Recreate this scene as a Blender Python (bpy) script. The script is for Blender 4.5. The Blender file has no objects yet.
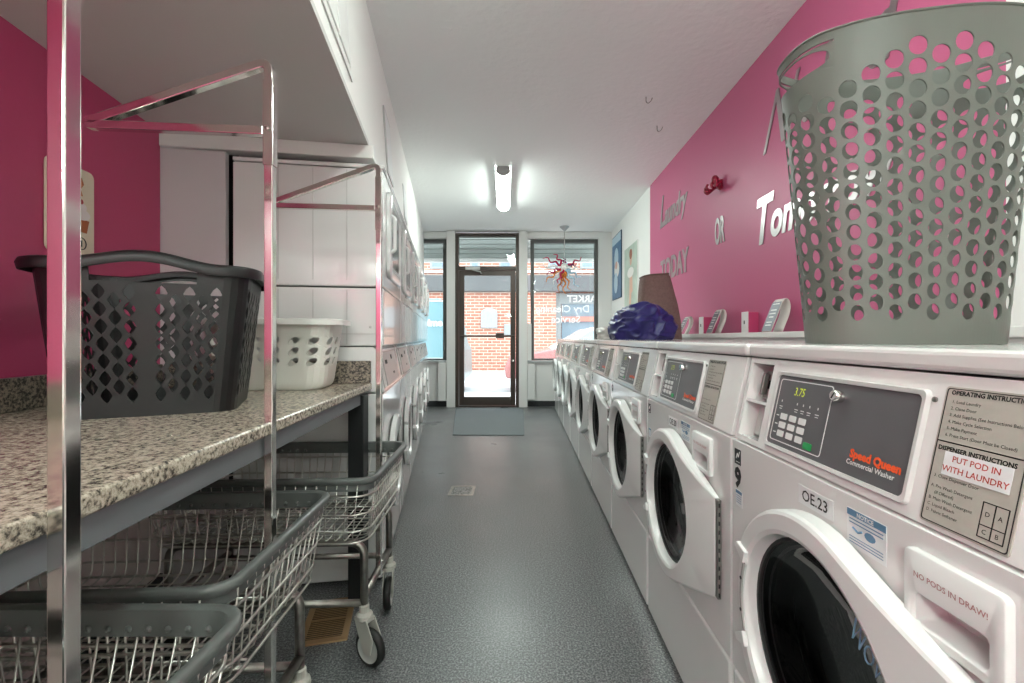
import bpy, bmesh, math, random
from mathutils import Vector, Matrix, noise
PI = math.pi
C = bpy.context.scene.collection
scn = bpy.context.scene

# ------------------------------------------------------------------ materials
def lin(c):
    return tuple(((x/255)/12.92 if x/255 <= .04045 else ((x/255+.055)/1.055)**2.4) for x in c)
MATS = {}
def mat(name, rgb, rough=.5, metal=0, bump=0, bscale=60, var=0, vscale=8, coat=0, emit=None, estr=0, trans=None):
    if name in MATS: return MATS[name]
    m = bpy.data.materials.new(name); m.use_nodes = True
    nt = m.node_tree; b = nt.nodes['Principled BSDF']
    c = lin(rgb)
    b.inputs['Base Color'].default_value = (*c, 1)
    b.inputs['Roughness'].default_value = rough; b.inputs['Metallic'].default_value = metal
    if coat: b.inputs['Coat Weight'].default_value = coat; b.inputs['Coat Roughness'].default_value = .06
    if emit: b.inputs['Emission Color'].default_value = (*lin(emit), 1); b.inputs['Emission Strength'].default_value = estr
    tc = nt.nodes.new('ShaderNodeTexCoord')
    if var:
        n = nt.nodes.new('ShaderNodeTexNoise'); n.inputs['Scale'].default_value = vscale; n.inputs['Detail'].default_value = 5
        nt.links.new(tc.outputs['Object'], n.inputs['Vector'])
        r = nt.nodes.new('ShaderNodeValToRGB')
        r.color_ramp.elements[0].position = .3; r.color_ramp.elements[1].position = .7
        r.color_ramp.elements[0].color = (*[x*(1-var) for x in c], 1); r.color_ramp.elements[1].color = (*[min(1, x*(1+var)) for x in c], 1)
        nt.links.new(n.outputs['Fac'], r.inputs['Fac']); nt.links.new(r.outputs['Color'], b.inputs['Base Color'])
    if bump:
        n = nt.nodes.new('ShaderNodeTexNoise'); n.inputs['Scale'].default_value = bscale; n.inputs['Detail'].default_value = 4
        nt.links.new(tc.outputs['Object'], n.inputs['Vector'])
        bp = nt.nodes.new('ShaderNodeBump'); bp.inputs['Strength'].default_value = bump; bp.inputs['Distance'].default_value = .01
        nt.links.new(n.outputs['Fac'], bp.inputs['Height']); nt.links.new(bp.outputs['Normal'], b.inputs['Normal'])
    MATS[name] = m
    return m

def glass(name, tint=(255, 255, 255), refl=.04, rough=.0, maxr=.6):
    m = bpy.data.materials.new(name); m.use_nodes = True; nt = m.node_tree
    nt.nodes.remove(nt.nodes['Principled BSDF']); out = nt.nodes['Material Output']
    t = nt.nodes.new('ShaderNodeBsdfTransparent'); t.inputs['Color'].default_value = (*lin(tint), 1)
    g = nt.nodes.new('ShaderNodeBsdfGlossy'); g.inputs['Roughness'].default_value = rough
    f = nt.nodes.new('ShaderNodeLayerWeight'); f.inputs['Blend'].default_value = .18
    mr = nt.nodes.new('ShaderNodeMapRange'); mr.inputs['To Min'].default_value = refl; mr.inputs['To Max'].default_value = maxr
    nt.links.new(f.outputs['Fresnel'], mr.inputs['Value'])
    x = nt.nodes.new('ShaderNodeMixShader')
    nt.links.new(mr.outputs['Result'], x.inputs['Fac']); nt.links.new(t.outputs[0], x.inputs[1]); nt.links.new(g.outputs[0], x.inputs[2])
    nt.links.new(x.outputs[0], out.inputs['Surface'])
    MATS[name] = m
    return m

def speckle(name, stops, scale, rough, detail=6, bump=0, coords='Object', blotch=0):
    m = bpy.data.materials.new(name); m.use_nodes = True; nt = m.node_tree; b = nt.nodes['Principled BSDF']
    tc = nt.nodes.new('ShaderNodeTexCoord')
    n = nt.nodes.new('ShaderNodeTexNoise'); n.inputs['Scale'].default_value = scale; n.inputs['Detail'].default_value = detail
    n.inputs['Roughness'].default_value = .7
    nt.links.new(tc.outputs[coords], n.inputs['Vector'])
    r = nt.nodes.new('ShaderNodeValToRGB'); cr = r.color_ramp
    while len(cr.elements) < len(stops): cr.elements.new(.5)
    for e, (p, c) in zip(cr.elements, stops): e.position = p; e.color = (*lin(c), 1)
    nt.links.new(n.outputs['Fac'], r.inputs['Fac'])
    nt.links.new(r.outputs['Color'], b.inputs['Base Color'])
    b.inputs['Roughness'].default_value = rough
    if blotch:
        n2 = nt.nodes.new('ShaderNodeTexNoise'); n2.inputs['Scale'].default_value = 1.3; n2.inputs['Detail'].default_value = 5
        nt.links.new(tc.outputs[coords], n2.inputs['Vector'])
        mr = nt.nodes.new('ShaderNodeMapRange'); mr.inputs['From Min'].default_value = .3; mr.inputs['From Max'].default_value = .7
        mr.inputs['To Min'].default_value = rough-blotch; mr.inputs['To Max'].default_value = rough+blotch
        nt.links.new(n2.outputs['Fac'], mr.inputs['Value']); nt.links.new(mr.outputs['Result'], b.inputs['Roughness'])
    if bump:
        bp = nt.nodes.new('ShaderNodeBump'); bp.inputs['Strength'].default_value = bump; bp.inputs['Distance'].default_value = .004
        nt.links.new(n.outputs['Fac'], bp.inputs['Height']); nt.links.new(bp.outputs['Normal'], b.inputs['Normal'])
    MATS[name] = m
    return m

def brick_mat(name):
    m = bpy.data.materials.new(name); m.use_nodes = True; nt = m.node_tree; b = nt.nodes['Principled BSDF']
    tc = nt.nodes.new('ShaderNodeTexCoord'); mp = nt.nodes.new('ShaderNodeMapping')
    mp.inputs['Rotation'].default_value = (PI/2, 0, 0)
    nt.links.new(tc.outputs['Object'], mp.inputs['Vector'])
    br = nt.nodes.new('ShaderNodeTexBrick')
    br.inputs['Color1'].default_value = (*lin((184, 126, 106)), 1); br.inputs['Color2'].default_value = (*lin((164, 106, 88)), 1)
    br.inputs['Mortar'].default_value = (*lin((205, 190, 178)), 1)
    br.inputs['Scale'].default_value = 1; br.inputs['Mortar Size'].default_value = .012
    br.inputs['Brick Width'].default_value = .30; br.inputs['Row Height'].default_value = .105
    nt.links.new(mp.outputs[0], br.inputs['Vector']); nt.links.new(br.outputs['Color'], b.inputs['Base Color'])
    b.inputs['Roughness'].default_value = .9
    MATS[name] = m
    return m

WHITE = mat('white enamel', (231, 230, 228), .22, coat=.5)
WHITE2 = mat('white panel paint', (228, 227, 225), .4)
DOORW = mat('white door plastic', (226, 226, 224), .28, coat=.3)
DRYW = mat('white dryer enamel', (229, 228, 227), .16, coat=.6)
WALLW = mat('white wall paint', (232, 231, 228), .6, bump=.05, bscale=40)
CEIL = mat('ceiling plaster', (240, 240, 239), .8, bump=.35, bscale=24)
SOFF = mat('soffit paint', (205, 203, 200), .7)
PINK = mat('pink wall paint', (190, 68, 112), .42, bump=.03, bscale=60)
MAUVE = mat('mauve panel paint', (222, 208, 204), .6)
LILAC = mat('white board paint', (206, 200, 202), .5)
BLACK = mat('black rubber', (22, 22, 22), .5)
GAPM = mat('dark gap', (10, 10, 10), .8)
COVE = mat('dark cove base', (52, 54, 56), .6, var=.25, vscale=60)
CHROME = mat('chrome', (225, 222, 218), .1, 1)
STEEL = mat('worn steel tube', (158, 154, 148), .32, 1, var=.25, vscale=30)
WIRE = mat('zinc wire', (206, 202, 196), .3, .9)
RIM = mat('grey vinyl bumper', (92, 94, 92), .38, coat=.2)
CAST = mat('caster housing', (176, 172, 164), .45)
TYRE = mat('black tyre', (30, 30, 28), .6)
HUB = mat('grey wheel hub', (170, 170, 166), .5)
RAIL = mat('grey steel angle', (112, 114, 118), .45)
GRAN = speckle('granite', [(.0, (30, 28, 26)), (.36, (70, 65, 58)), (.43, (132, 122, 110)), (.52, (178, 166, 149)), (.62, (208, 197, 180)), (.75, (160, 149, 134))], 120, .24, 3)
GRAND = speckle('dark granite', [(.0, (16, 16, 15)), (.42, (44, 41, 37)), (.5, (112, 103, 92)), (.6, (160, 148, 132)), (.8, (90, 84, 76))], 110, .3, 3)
FLOOR = speckle('speckled epoxy floor', [(.0, (46, 47, 48)), (.40, (66, 67, 68)), (.5, (98, 99, 100)), (.60, (132, 133, 133)), (.8, (166, 168, 168))], 150, .34, 2, bump=.12, blotch=.08)
MATM = speckle('grey carpet mat', [(.3, (92, 97, 99)), (.7, (120, 125, 127))], 200, .95, 2)
HAMP = mat('grey hamper plastic', (98, 101, 94), .42)
BLKP = mat('black basket plastic', (15, 15, 15), .4)
WHTP = mat('white basket plastic', (226, 223, 215), .35)
DRUM = mat('drum steel', (84, 82, 81), .35, 1)
DARKG = mat('dark gasket', (38, 38, 38), .5)
PANELG = mat('charcoal control panel', (92, 91, 93), .35)
PANELF = mat('light panel trim', (205, 204, 202), .35)
INSTR = mat('grey instruction plate', (178, 174, 164), .5)
INK = mat('black ink', (30, 30, 30), .6)
REDINK = mat('red ink', (200, 92, 82), .6)
DRAWINK = mat('faded red ink', (180, 128, 126), .6)
ORANGE = mat('orange lettering', (240, 92, 44), .5)
WHINK = mat('white lettering', (232, 232, 230), .5)
GREEN = mat('green key', (30, 150, 80), .4)
KEYW = mat('white key', (222, 222, 220), .4)
LED = mat('yellow green display digits', (170, 180, 40), .5, emit=(200, 215, 60), estr=.35)
LBLUE = mat('blue label strip', (90, 130, 160), .5)
PAPER = mat('white label paper', (226, 228, 228), .5)
HINGE = mat('hinge steel', (140, 138, 134), .4, .8)
GLD = glass('washer door glass', (104, 104, 106), .03, maxr=.16)
GLW = glass('window glass', (243, 248, 248), .03, maxr=.5)
BRONZE = mat('dark bronze aluminium', (74, 64, 58), .4, .3)
GREYALU = mat('grey window frame', (92, 92, 90), .45, .2)
SILVER = mat('silver vinyl lettering', (186, 180, 180), .32, 1)
PINK_LIT = mat('lit pink wall paint', (190, 92, 130), .42, bump=.03, bscale=60)  # same pink paint with the right wall's stronger light and glare in its colour
LOGO = mat('black sticker', (40, 42, 44), .5)
REDP = mat('crimson plastic', (150, 20, 52), .3)
NAVY = mat('navy nylon', (36, 32, 100), .35, bump=.15, bscale=25)
BROWN = mat('brown woven fabric', (128, 104, 98), .9, bump=.4, bscale=120, var=.12, vscale=70)
COPPER = mat('tan register metal', (150, 118, 82), .5, .2)

VINYL = bpy.data.materials.new('white window vinyl'); VINYL.use_nodes = True
_nt = VINYL.node_tree; _b = _nt.nodes['Principled BSDF']; _b.inputs['Base Color'].default_value = (.9, .9, .9, 1); _b.inputs['Roughness'].default_value = .6
_t = _nt.nodes.new('ShaderNodeBsdfTranslucent'); _t.inputs['Color'].default_value = (.95, .95, .95, 1)
_x = _nt.nodes.new('ShaderNodeMixShader'); _x.inputs['Fac'].default_value = .6
_nt.links.new(_b.outputs[0], _x.inputs[1]); _nt.links.new(_t.outputs[0], _x.inputs[2]); _nt.links.new(_x.outputs[0], _nt.nodes['Material Output'].inputs['Surface'])
# ------------------------------------------------------------------ mesh builder
class MB:
    def __init__(s): s.v = []; s.f = []; s.cache = {}
    def vert(s, p):
        k = (round(p[0], 5), round(p[1], 5), round(p[2], 5))
        if k not in s.cache: s.cache[k] = len(s.v); s.v.append(Vector(p))
        return s.cache[k]
    def nv(s, p): s.v.append(Vector(p)); return len(s.v)-1
    def face(s, pts, merge=False):
        ids = [(s.vert if merge else s.nv)(p) for p in pts]
        o = []
        for i in ids:
            if i not in o: o.append(i)
        if len(o) > 2: s.f.append(o)
    def box(s, x0, x1, y0, y1, z0, z1, M=None):
        b = len(s.v)
        for x in (x0, x1):
            for y in (y0, y1):
                for z in (z0, z1):
                    p = Vector((x, y, z)); s.v.append(M @ p if M else p)
        for q in ((0, 1, 3, 2), (4, 6, 7, 5), (0, 4, 5, 1), (2, 3, 7, 6), (0, 2, 6, 4), (1, 5, 7, 3)):
            s.f.append([b+i for i in q])
        return s
    def prism(s, poly, z0, z1, f=None):
        f = f or (lambda x, y, z: (x, y, z)); n = len(poly); b = len(s.v)
        for z in (z0, z1):
            for (x, y) in poly: s.v.append(Vector(f(x, y, z)))
        s.f.append([b+i for i in range(n)][::-1]); s.f.append([b+n+i for i in range(n)])
        for i in range(n): j = (i+1) % n; s.f.append([b+i, b+j, b+n+j, b+n+i])
        return s
    def loops(s, rings, closed=True, cap0=False, cap1=False, cyc=False):
        b = len(s.v); n = len(rings[0])
        for r in rings:
            for p in r: s.v.append(Vector(p))
        R = len(rings)
        for k in range(R if cyc else R-1):
            k2 = (k+1) % R
            for i in range(n if closed else n-1):
                j = (i+1) % n
                s.f.append([b+k*n+i, b+k*n+j, b+k2*n+j, b+k2*n+i])
        if cap0: s.f.append([b+i for i in range(n)][::-1])
        if cap1: s.f.append([b+(R-1)*n+i for i in range(n)])
        return s
    def tube(s, pts, r, n=8, closed=False, caps=True, square=False):
        pts = [Vector(p) for p in pts]; N = len(pts)
        rs = r if isinstance(r, (list, tuple)) else [r]*N
        T = []
        for i in range(N):
            a = pts[(i-1) % N] if (closed or i > 0) else pts[i]
            c = pts[(i+1) % N] if (closed or i < N-1) else pts[i]
            t = (c-a); T.append(t.normalized() if t.length > 1e-9 else Vector((0, 0, 1)))
        up = Vector((0, 0, 1)) if abs(T[0].z) < .9 else Vector((0, 1, 0))
        u = (up - T[0]*up.dot(T[0])).normalized()
        rings = []
        for i in range(N):
            u = (u - T[i]*u.dot(T[i])).normalized(); w = T[i].cross(u)
            k = 1.0
            if 0 < i < N-1 or closed:
                a = (pts[i]-pts[(i-1) % N]).normalized(); c2 = max(.5, a.dot(T[i])); k = 1/c2 if square else 1
            ring = []
            for q in range(n):
                an = 2*PI*(q+.5)/n if square else 2*PI*q/n
                rr = rs[i]*(math.sqrt(2) if square else 1)
                ring.append(pts[i]+(u*math.cos(an)+w*math.sin(an))*rr)
            rings.append(ring)
        s.loops(rings, True, caps and not closed, caps and not closed, cyc=closed)
        return s
    def lathe(s, prof, n=24, M=None, cap0=False, cap1=False):
        rings = [[(M or Matrix()) @ Vector((r*math.cos(2*PI*i/n), r*math.sin(2*PI*i/n), z)) for i in range(n)] for r, z in prof]
        s.loops(rings, True, cap0, cap1); return s
    def ball(s, c, r, n=12, m=8):
        c = Vector(c); r = Vector(r) if not isinstance(r, (int, float)) else Vector((r, r, r))
        rings = []
        for k in range(m+1):
            t = PI*(k/m) if 0 < k < m else (.02 if k == 0 else PI-.02)
            rings.append([c+Vector((r.x*math.sin(t)*math.cos(2*PI*i/n), r.y*math.sin(t)*math.sin(2*PI*i/n), -r.z*math.cos(t))) for i in range(n)])
        s.loops(rings, True, True, True); return s
    def cell(s, f, u0, u1, v0, v1, hole=None, n=3):
        if v1-v0 < 1e-6: return
        if hole is None:
            for i in range(n):
                for j in range(n):
                    a, b = u0+(u1-u0)*i/n, u0+(u1-u0)*(i+1)/n; c, d = v0+(v1-v0)*j/n, v0+(v1-v0)*(j+1)/n
                    s.face([f(a, c), f(b, c), f(b, d), f(a, d)], True)
            return
        B = []
        for i in range(n): B.append((-1+2*i/n, -1))
        for i in range(n): B.append((1, -1+2*i/n))
        for i in range(n): B.append((1-2*i/n, 1))
        for i in range(n): B.append((-1, 1-2*i/n))
        H = [hole(math.atan2(y, x)) for x, y in B]
        g = lambda p: f((u0+u1)/2+p[0]*(u1-u0)/2, (v0+v1)/2+p[1]*(v1-v0)/2)
        N = len(B)
        for i in range(N):
            j = (i+1) % N
            s.face([g(B[i]), g(B[j]), g(H[j]), g(H[i])], True)
    def build(s, name, m, parent=None, bevel=0, smooth=False, seg=2, solid=0, off=0, loc=None, angle=40, subd=0):
        me = bpy.data.meshes.new(name); me.from_pydata([tuple(v) for v in s.v], [], s.f)
        bm = bmesh.new(); bm.from_mesh(me)
        bmesh.ops.recalc_face_normals(bm, faces=bm.faces) if not solid else None
        bm.to_mesh(me); bm.free()
        me.materials.append(m)
        o = bpy.data.objects.new(name, me); C.objects.link(o)
        if parent: o.parent = parent
        if loc: o.location = loc
        if solid:
            md = o.modifiers.new('s', 'SOLIDIFY'); md.thickness = solid; md.offset = off
        if bevel:
            md = o.modifiers.new('b', 'BEVEL'); md.width = bevel; md.segments = seg; md.limit_method = 'ANGLE'; md.angle_limit = math.radians(angle); md.harden_normals = False
        if subd:
            md = o.modifiers.new('d', 'SUBSURF'); md.levels = subd; md.render_levels = subd
        if smooth:
            for p in me.polygons: p.use_smooth = True
            if smooth != 'all':
                try: me.set_sharp_from_angle(angle=math.radians(45))
                except Exception: pass
        return o

def tag(o, label, cat, group=None, kind=None):
    if label: o['label'] = label
    if cat: o['category'] = cat
    if group: o['group'] = group
    if kind: o['kind'] = kind
    return o
def thing(name, label, cat, loc=(0, 0, 0), rz=0, group=None):
    o = bpy.data.objects.new(name, None); C.objects.link(o); o.empty_display_size = .05
    o.location = loc; o.rotation_euler = (0, 0, rz)
    return tag(o, label, cat, group)
def struct(o):
    o['kind'] = 'structure'; return o
def dup(root, loc, rz, label, group=None):
    r = root.copy(); C.objects.link(r); r.location = loc; r.rotation_euler = (0, 0, rz); r['label'] = label
    if group: r['group'] = group
    for ch in list(root.children):
        c = ch.copy(); C.objects.link(c); c.parent = r
        for g in list(ch.children):
            d = g.copy(); C.objects.link(d); d.parent = c
    return r
def text(name, s, size, m, parent, O, ex, ey, align='CENTER', bold=0, lift=.0006, shear=0, sx=1, kern=1, res=2, depth=0, valign='CENTER'):
    cu = bpy.data.curves.new(name, 'FONT'); cu.body = s; cu.size = size; cu.align_x = align; cu.align_y = valign
    cu.offset = bold; cu.shear = shear; cu.resolution_u = res; cu.space_character = kern; cu.space_line = 1.0
    cu.extrude = depth
    tmp = bpy.data.objects.new('tmp', cu); C.objects.link(tmp)
    dg = bpy.context.evaluated_depsgraph_get(); dg.update()
    me = bpy.data.meshes.new_from_object(tmp.evaluated_get(dg))
    bpy.data.objects.remove(tmp); bpy.data.curves.remove(cu)
    O, ex, ey = Vector(O), Vector(ex).normalized(), Vector(ey).normalized(); nn = ex.cross(ey)
    for v in me.vertices:
        x, y, z = v.co; v.co = O+ex*(x*sx)+ey*y+nn*(z+lift+depth)
    me.name = name; me.materials.clear(); me.materials.append(m)
    o = bpy.data.objects.new(name, me); C.objects.link(o)
    if parent: o.parent = parent
    return o
def arc(c, r, a0, a1, n, ax=(1, 0, 0), ay=(0, 0, 1)):
    c, ax, ay = Vector(c), Vector(ax), Vector(ay)
    return [c+ax*(r*math.cos(a0+(a1-a0)*i/n))+ay*(r*math.sin(a0+(a1-a0)*i/n)) for i in range(n+1)]
def bend(pts, r, n=5, closed=False):
    pts = [Vector(p) for p in pts]; out = []; N = len(pts)
    for i in range(N):
        if not closed and i in (0, N-1): out.append(pts[i]); continue
        a, b, c = pts[(i-1) % N], pts[i], pts[(i+1) % N]
        d1, d2 = (a-b), (c-b); k = min(r, d1.length*.49, d2.length*.49)
        p, q = b+d1.normalized()*k, b+d2.normalized()*k
        for t in range(n+1):
            t /= n; out.append(p*(1-t)**2+b*2*t*(1-t)+q*t*t)
    return out
def hull(P):
    P = sorted(set(P)); L = []; U = []
    cr = lambda o, a, b: (a[0]-o[0])*(b[1]-o[1])-(a[1]-o[1])*(b[0]-o[0])
    for p in P:
        while len(L) > 1 and cr(L[-2], L[-1], p) <= 0: L.pop()
        L.append(p)
    for p in reversed(P):
        while len(U) > 1 and cr(U[-2], U[-1], p) <= 0: U.pop()
        U.append(p)
    return L[:-1]+U[:-1]
def ray_r(poly, th):
    d = (math.cos(th), math.sin(th)); best = 0
    for i in range(len(poly)):
        a, b = poly[i], poly[(i+1) % len(poly)]; e = (b[0]-a[0], b[1]-a[1])
        den = d[0]*e[1]-d[1]*e[0]
        if abs(den) < 1e-12: continue
        t = (a[0]*e[1]-a[1]*e[0])/den; q = (a[0]*d[1]-a[1]*d[0])/den
        if t > 0 and -1e-6 <= q <= 1+1e-6: best = max(best, t)
    return best
def rrect(a, b, r, n=6):
    o = []
    for cx, cy, t0 in ((a-r, -(b-r), -PI/2), (a-r, b-r, 0), (-(a-r), b-r, PI/2), (-(a-r), -(b-r), PI)):
        for i in range(n+1): t = t0+PI/2*i/n; o.append((cx+r*math.cos(t), cy+r*math.sin(t)))
    return o

# ------------------------------------------------------------------ camera
cam = bpy.data.cameras.new('camera'); co = bpy.data.objects.new('camera', cam); C.objects.link(co)
H = 1.045
co.location = (0, 0, H); co.rotation_euler = (PI/2, 0, 0)
cam.sensor_width = 36; cam.lens = 452/1024*36; cam.shift_x = -10/1024; cam.shift_y = -3.5/1024; cam.clip_start = .02
scn.camera = co

# ------------------------------------------------------------------ room shell
CZ = 2.66; XR = 1.36; YF = 6.8; YB = -3.0
K = 1.043                                         # depth factor of the counter side
zc = lambda z: H-(H-z)*K
pinkX = lambda y: -1.0865*K-.170*y
ang = math.atan(.1637); U = Vector((-math.sin(ang), math.cos(ang), 0)); V = Vector((-math.cos(ang), -math.sin(ang), 0))
L0 = Vector((-.572*K, 1.86*K, 0))                     # near front foot of the dryer row
faceY = lambda x: 1.9536*K+.1637*x                  # plane of the dryer side and the boards next to it
m = MB(); m.box(-3.0, 1.6, YB-.1, YF+.22, -.1, 0); struct(m.build('floor', FLOOR))
m = MB(); m.box(-3.0, 1.6, YB-.1, YF+.24, CZ, CZ+.12); struct(m.build('ceiling', CEIL))
m = MB(); m.box(XR, XR+.12, 4.80, YF+.2, 0, CZ); struct(m.build('wall_right', WALLW))
m = MB(); m.box(XR, XR+.12, 1.27, 4.80, 0, CZ); struct(m.build('wall_right.001', PINK_LIT))
m = MB(); m.box(XR, XR+.12, YB, 1.27, 0, CZ); struct(m.build('wall_right.003', WALLW))
m = MB(); m.box(-3.0, 1.6, YB-.1, YB, 0, CZ); struct(m.build('wall_back', WALLW))
# pink wall behind the counter, mauve below the counter
yc = 1.722*K
for nm, z0, z1, mm in (('wall_left', zc(.86), 1.95, PINK), ('wall_left.001', 0, zc(.86), MAUVE)):
    m = MB(); m.prism([(pinkX(YB), YB), (pinkX(yc), yc), (pinkX(yc)-.12, yc), (pinkX(YB)-.12, YB)], z0, z1); struct(m.build(nm, mm))
m = MB(); m.prism([(pinkX(YB)+.012, YB), (pinkX(yc)+.012, yc), (pinkX(yc), yc), (pinkX(YB), YB)], 0, .11); struct(m.build('baseboard_left', COVE))
# soffit over the counter and leaning bulkhead face that runs on above the dryers
SZ = zc(1.832)
fb = lambda y: -.318*K-.1675*y                      # bottom edge of face, z = SZ
ft = lambda y: -.404-.159*y                       # top edge at ceiling
m = MB()
y0, y1 = YB, 1.85*K
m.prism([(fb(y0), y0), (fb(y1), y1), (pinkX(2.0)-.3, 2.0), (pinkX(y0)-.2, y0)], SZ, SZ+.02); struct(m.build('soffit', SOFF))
m = MB()
def wq(y): return [(fb(y), y, SZ+.002), (ft(y), y, CZ), (ft(y)-.06, y, CZ), (fb(y)-.06, y, SZ+.002)]
m.loops([wq(YB), wq(1.85*K), wq(YF+.02)], True, True, True); struct(m.build('wall_left.002', WALLW))
# access hatch of grooved boards on the bulkhead face
def wp(y, z, d=0):
    t = (z-SZ)/(CZ-SZ); x = fb(y)*(1-t)+ft(y)*t
    return Vector((x+d, y, z))
hat = thing('access_hatch', 'white grooved access hatch with moulded trim on the upper left wall', 'hatch', wp(1.1, 1.96))
hl = Vector(hat.location)
def hbar(mb, ya, yb, za, zb, d):
    mb.loops([[wp(y, z, e)-hl for y, z, e in ((ya, za, .001), (yb, za, .001), (yb, zb, .001), (ya, zb, .001))],
              [wp(y, z, e)-hl for y, z, e in ((ya, za, d), (yb, za, d), (yb, zb, d), (ya, zb, d))]], True, True, True)
m = MB()
for a in [.62+.16*k for k in range(6)]: hbar(m, a+.006, a+.154, 2.0, 2.6, .008)
m.build('board_panel', WHITE2, hat, bevel=.003)
m = MB(); hbar(m, .56, 1.59, 1.955, 1.985, .007); hbar(m, 1.59, 1.61, 1.955, 2.62, .006); hbar(m, .53, .56, 1.955, 2.62, .006)
m.build('trim_moulding', WHITE2, hat, bevel=.004)
# header trim, board and dark recess at the end of the counter
def facepoly(xa, xb, t0, t1):
    n = Vector((.1616, -.9868, 0))
    return [tuple((Vector((x, faceY(x), 0))+n*t)[:2]) for x, t in ((xa, t0), (xb, t0), (xb, t1), (xa, t1))]
m = MB(); m.prism(facepoly(pinkX(yc)-.02, -.607*K, -.05, .012), zc(1.777), SZ-.001); struct(m.build('trim_1', WHITE2, bevel=.003))
m = MB(); m.prism(facepoly(pinkX(yc)-.02, -1.157*K, -.03, .0), 0, zc(1.774)); struct(m.build('wall_end', LILAC, bevel=.002))
P = lambda u, v: tuple((L0+U*u+V*v)[:2])
m = MB(); m.prism([P(.06, .573*K), P(.06, .78), P(.07, .78), P(.07, .573*K)], 0, SZ); struct(m.build('gap_shade', GAPM))  # black sheet paints the shade inside the gap beside the dryer
m = MB(); m.prism([P(.04, .72), P(5.3, .72), P(5.3, .8), P(.04, .8)], 0, CZ); struct(m.build('wall_left.003', WALLW))
m = MB(); m.prism([P(4.36, .1), P(4.40, .1), P(4.40, .75), P(4.36, .75)], 0, CZ); struct(m.build('wall_end.002', WALLW))
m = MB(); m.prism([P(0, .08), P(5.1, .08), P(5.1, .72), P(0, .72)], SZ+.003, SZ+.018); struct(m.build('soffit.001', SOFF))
# ------------------------------------------------------------------ street front
fx = lambda px, Y=YF: (px-522)*Y/452
YW = YF+.13
def fbox(nm, x0, x1, y0, y1, z0, z1, mm, bev=.004): 
    m = MB(); m.box(x0, x1, y0, y1, z0, z1); return struct(m.build(nm, mm, bevel=bev))
DX0, DX1 = fx(455), fx(519)
fbox('trim_2', fx(446.5), DX0, YF, YF+.2, 0, CZ, WALLW)
fbox('trim_3', DX1, fx(527.5), YF, YF+.2, 0, CZ, WALLW)
WL0, WL1 = -1.62, fx(446.5, YW); WR0, WR1 = fx(530.5, YW), fx(598, YW)
ZB, ZT = .70, 2.56
fbox('wall_front', -2.4, WL1, YW-.02, YF+.22, 0, ZB, WALLW)
fbox('wall_front.001', WR0-.06, XR, YW-.02, YF+.22, 0, ZB, WALLW)
fbox('wall_front.002', -2.4, fx(447), YW-.06, YF+.22, ZT, CZ, WALLW)
fbox('wall_front.003', fx(527), XR, YW-.06, YF+.22, ZT, CZ, WALLW)
fbox('wall_front.004', WR1, XR, YW-.06, YF+.22, ZB, ZT, WALLW)
fbox('wall_front.005', -2.4, WL0, YW-.02, YF+.22, ZB, ZT, WALLW)
fbox('baseboard_front', fx(527.5), XR, YW-.035, YW-.02, 0, .085, COVE, .002)
fbox('baseboard_front.001', -1.7, fx(446.5), YW-.035, YW-.02, 0, .085, COVE, .002)
fbox('trim_4', WL0, WL1-.004, YW-.07, YW, ZB-.03, ZB+.005, mat('grey sill', (176, 178, 178), .5))
fbox('trim_5', WR0-.05, WR1+.03, YW-.07, YW, ZB-.03, ZB+.005, MATS['grey sill'])
fbox('trim_6', fx(527.5)+.004, fx(535), YW-.16, YW-.025, .12, .66, WALLW)
fbox('trim_7', fx(438), fx(446)-.004, YW-.14, YW-.025, .10, .67, WALLW)
fbox('sill_board', fx(527.5)+.002, fx(531.5), YF+.01, YF+.04, .71, 1.26, WALLW)  # white folded board standing on the sill
def window(nm, x0, x1):
    w = struct(bpy.data.objects.new(nm, None)); C.objects.link(w); w.location = ((x0+x1)/2, YW, ZB)
    hw = (x1-x0)/2; hh = ZT-ZB
    m = MB(); t = .055
    m.box(-hw, -hw+t, 0, .07, 0.006, hh); m.box(hw-t, hw, 0, .07, 0.006, hh); m.box(-hw+t, hw-t, 0, .07, hh-t, hh); m.box(-hw+t, hw-t, 0, .07, 0.006, .03)
    m.build('window_frame', GREYALU, w, bevel=.004)
    m = MB(); m.box(-hw+t-.005, hw-t+.005, .035, .041, .025, hh-t+.005); m.build('pane', GLW, w)
    return w
w1 = window('window_1', WL0, WL1); w2 = window('window_2', WR0, WR1)
# lettering on the right hand pane, read from the street
cx = w2.location.x
def onpane(s, px, py, size, **k):
    X = fx(px, YW); Z = H+(338-py)*YW/452
    return text('window_lettering', s, size, VINYL, w2, (X-cx, .034, Z-ZB), (-1, 0, 0), (0, 0, 1), lift=.001, **k)
onpane('Dry Cleaning', 563, 309, .155, bold=.0025)
onpane('Service', 566, 319.5, .155, bold=.0025)
onpane('MARKET', 586, 299, .15, bold=.004)
# shutter box with slats hung outside above the windows
aw = thing('roller_shutter', 'grey slatted roller shutter rolled up above the shop windows outside', 'shutter', (0, YF+.5, 2.3))
m = MB()
for k in range(6): m.box(-2.3, 2.0, -.02+.006*(k % 2), .05, .03+k*.075, .03+k*.075+.07)
m.build('slats', mat('grey green slats', (150, 156, 152), .5, .2), aw, bevel=.008)
m = MB(); m.box(-2.3, 2.0, -.03, .06, -.03, .025); m.build('bottom_bar', WHITE2, aw, bevel=.005)
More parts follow.
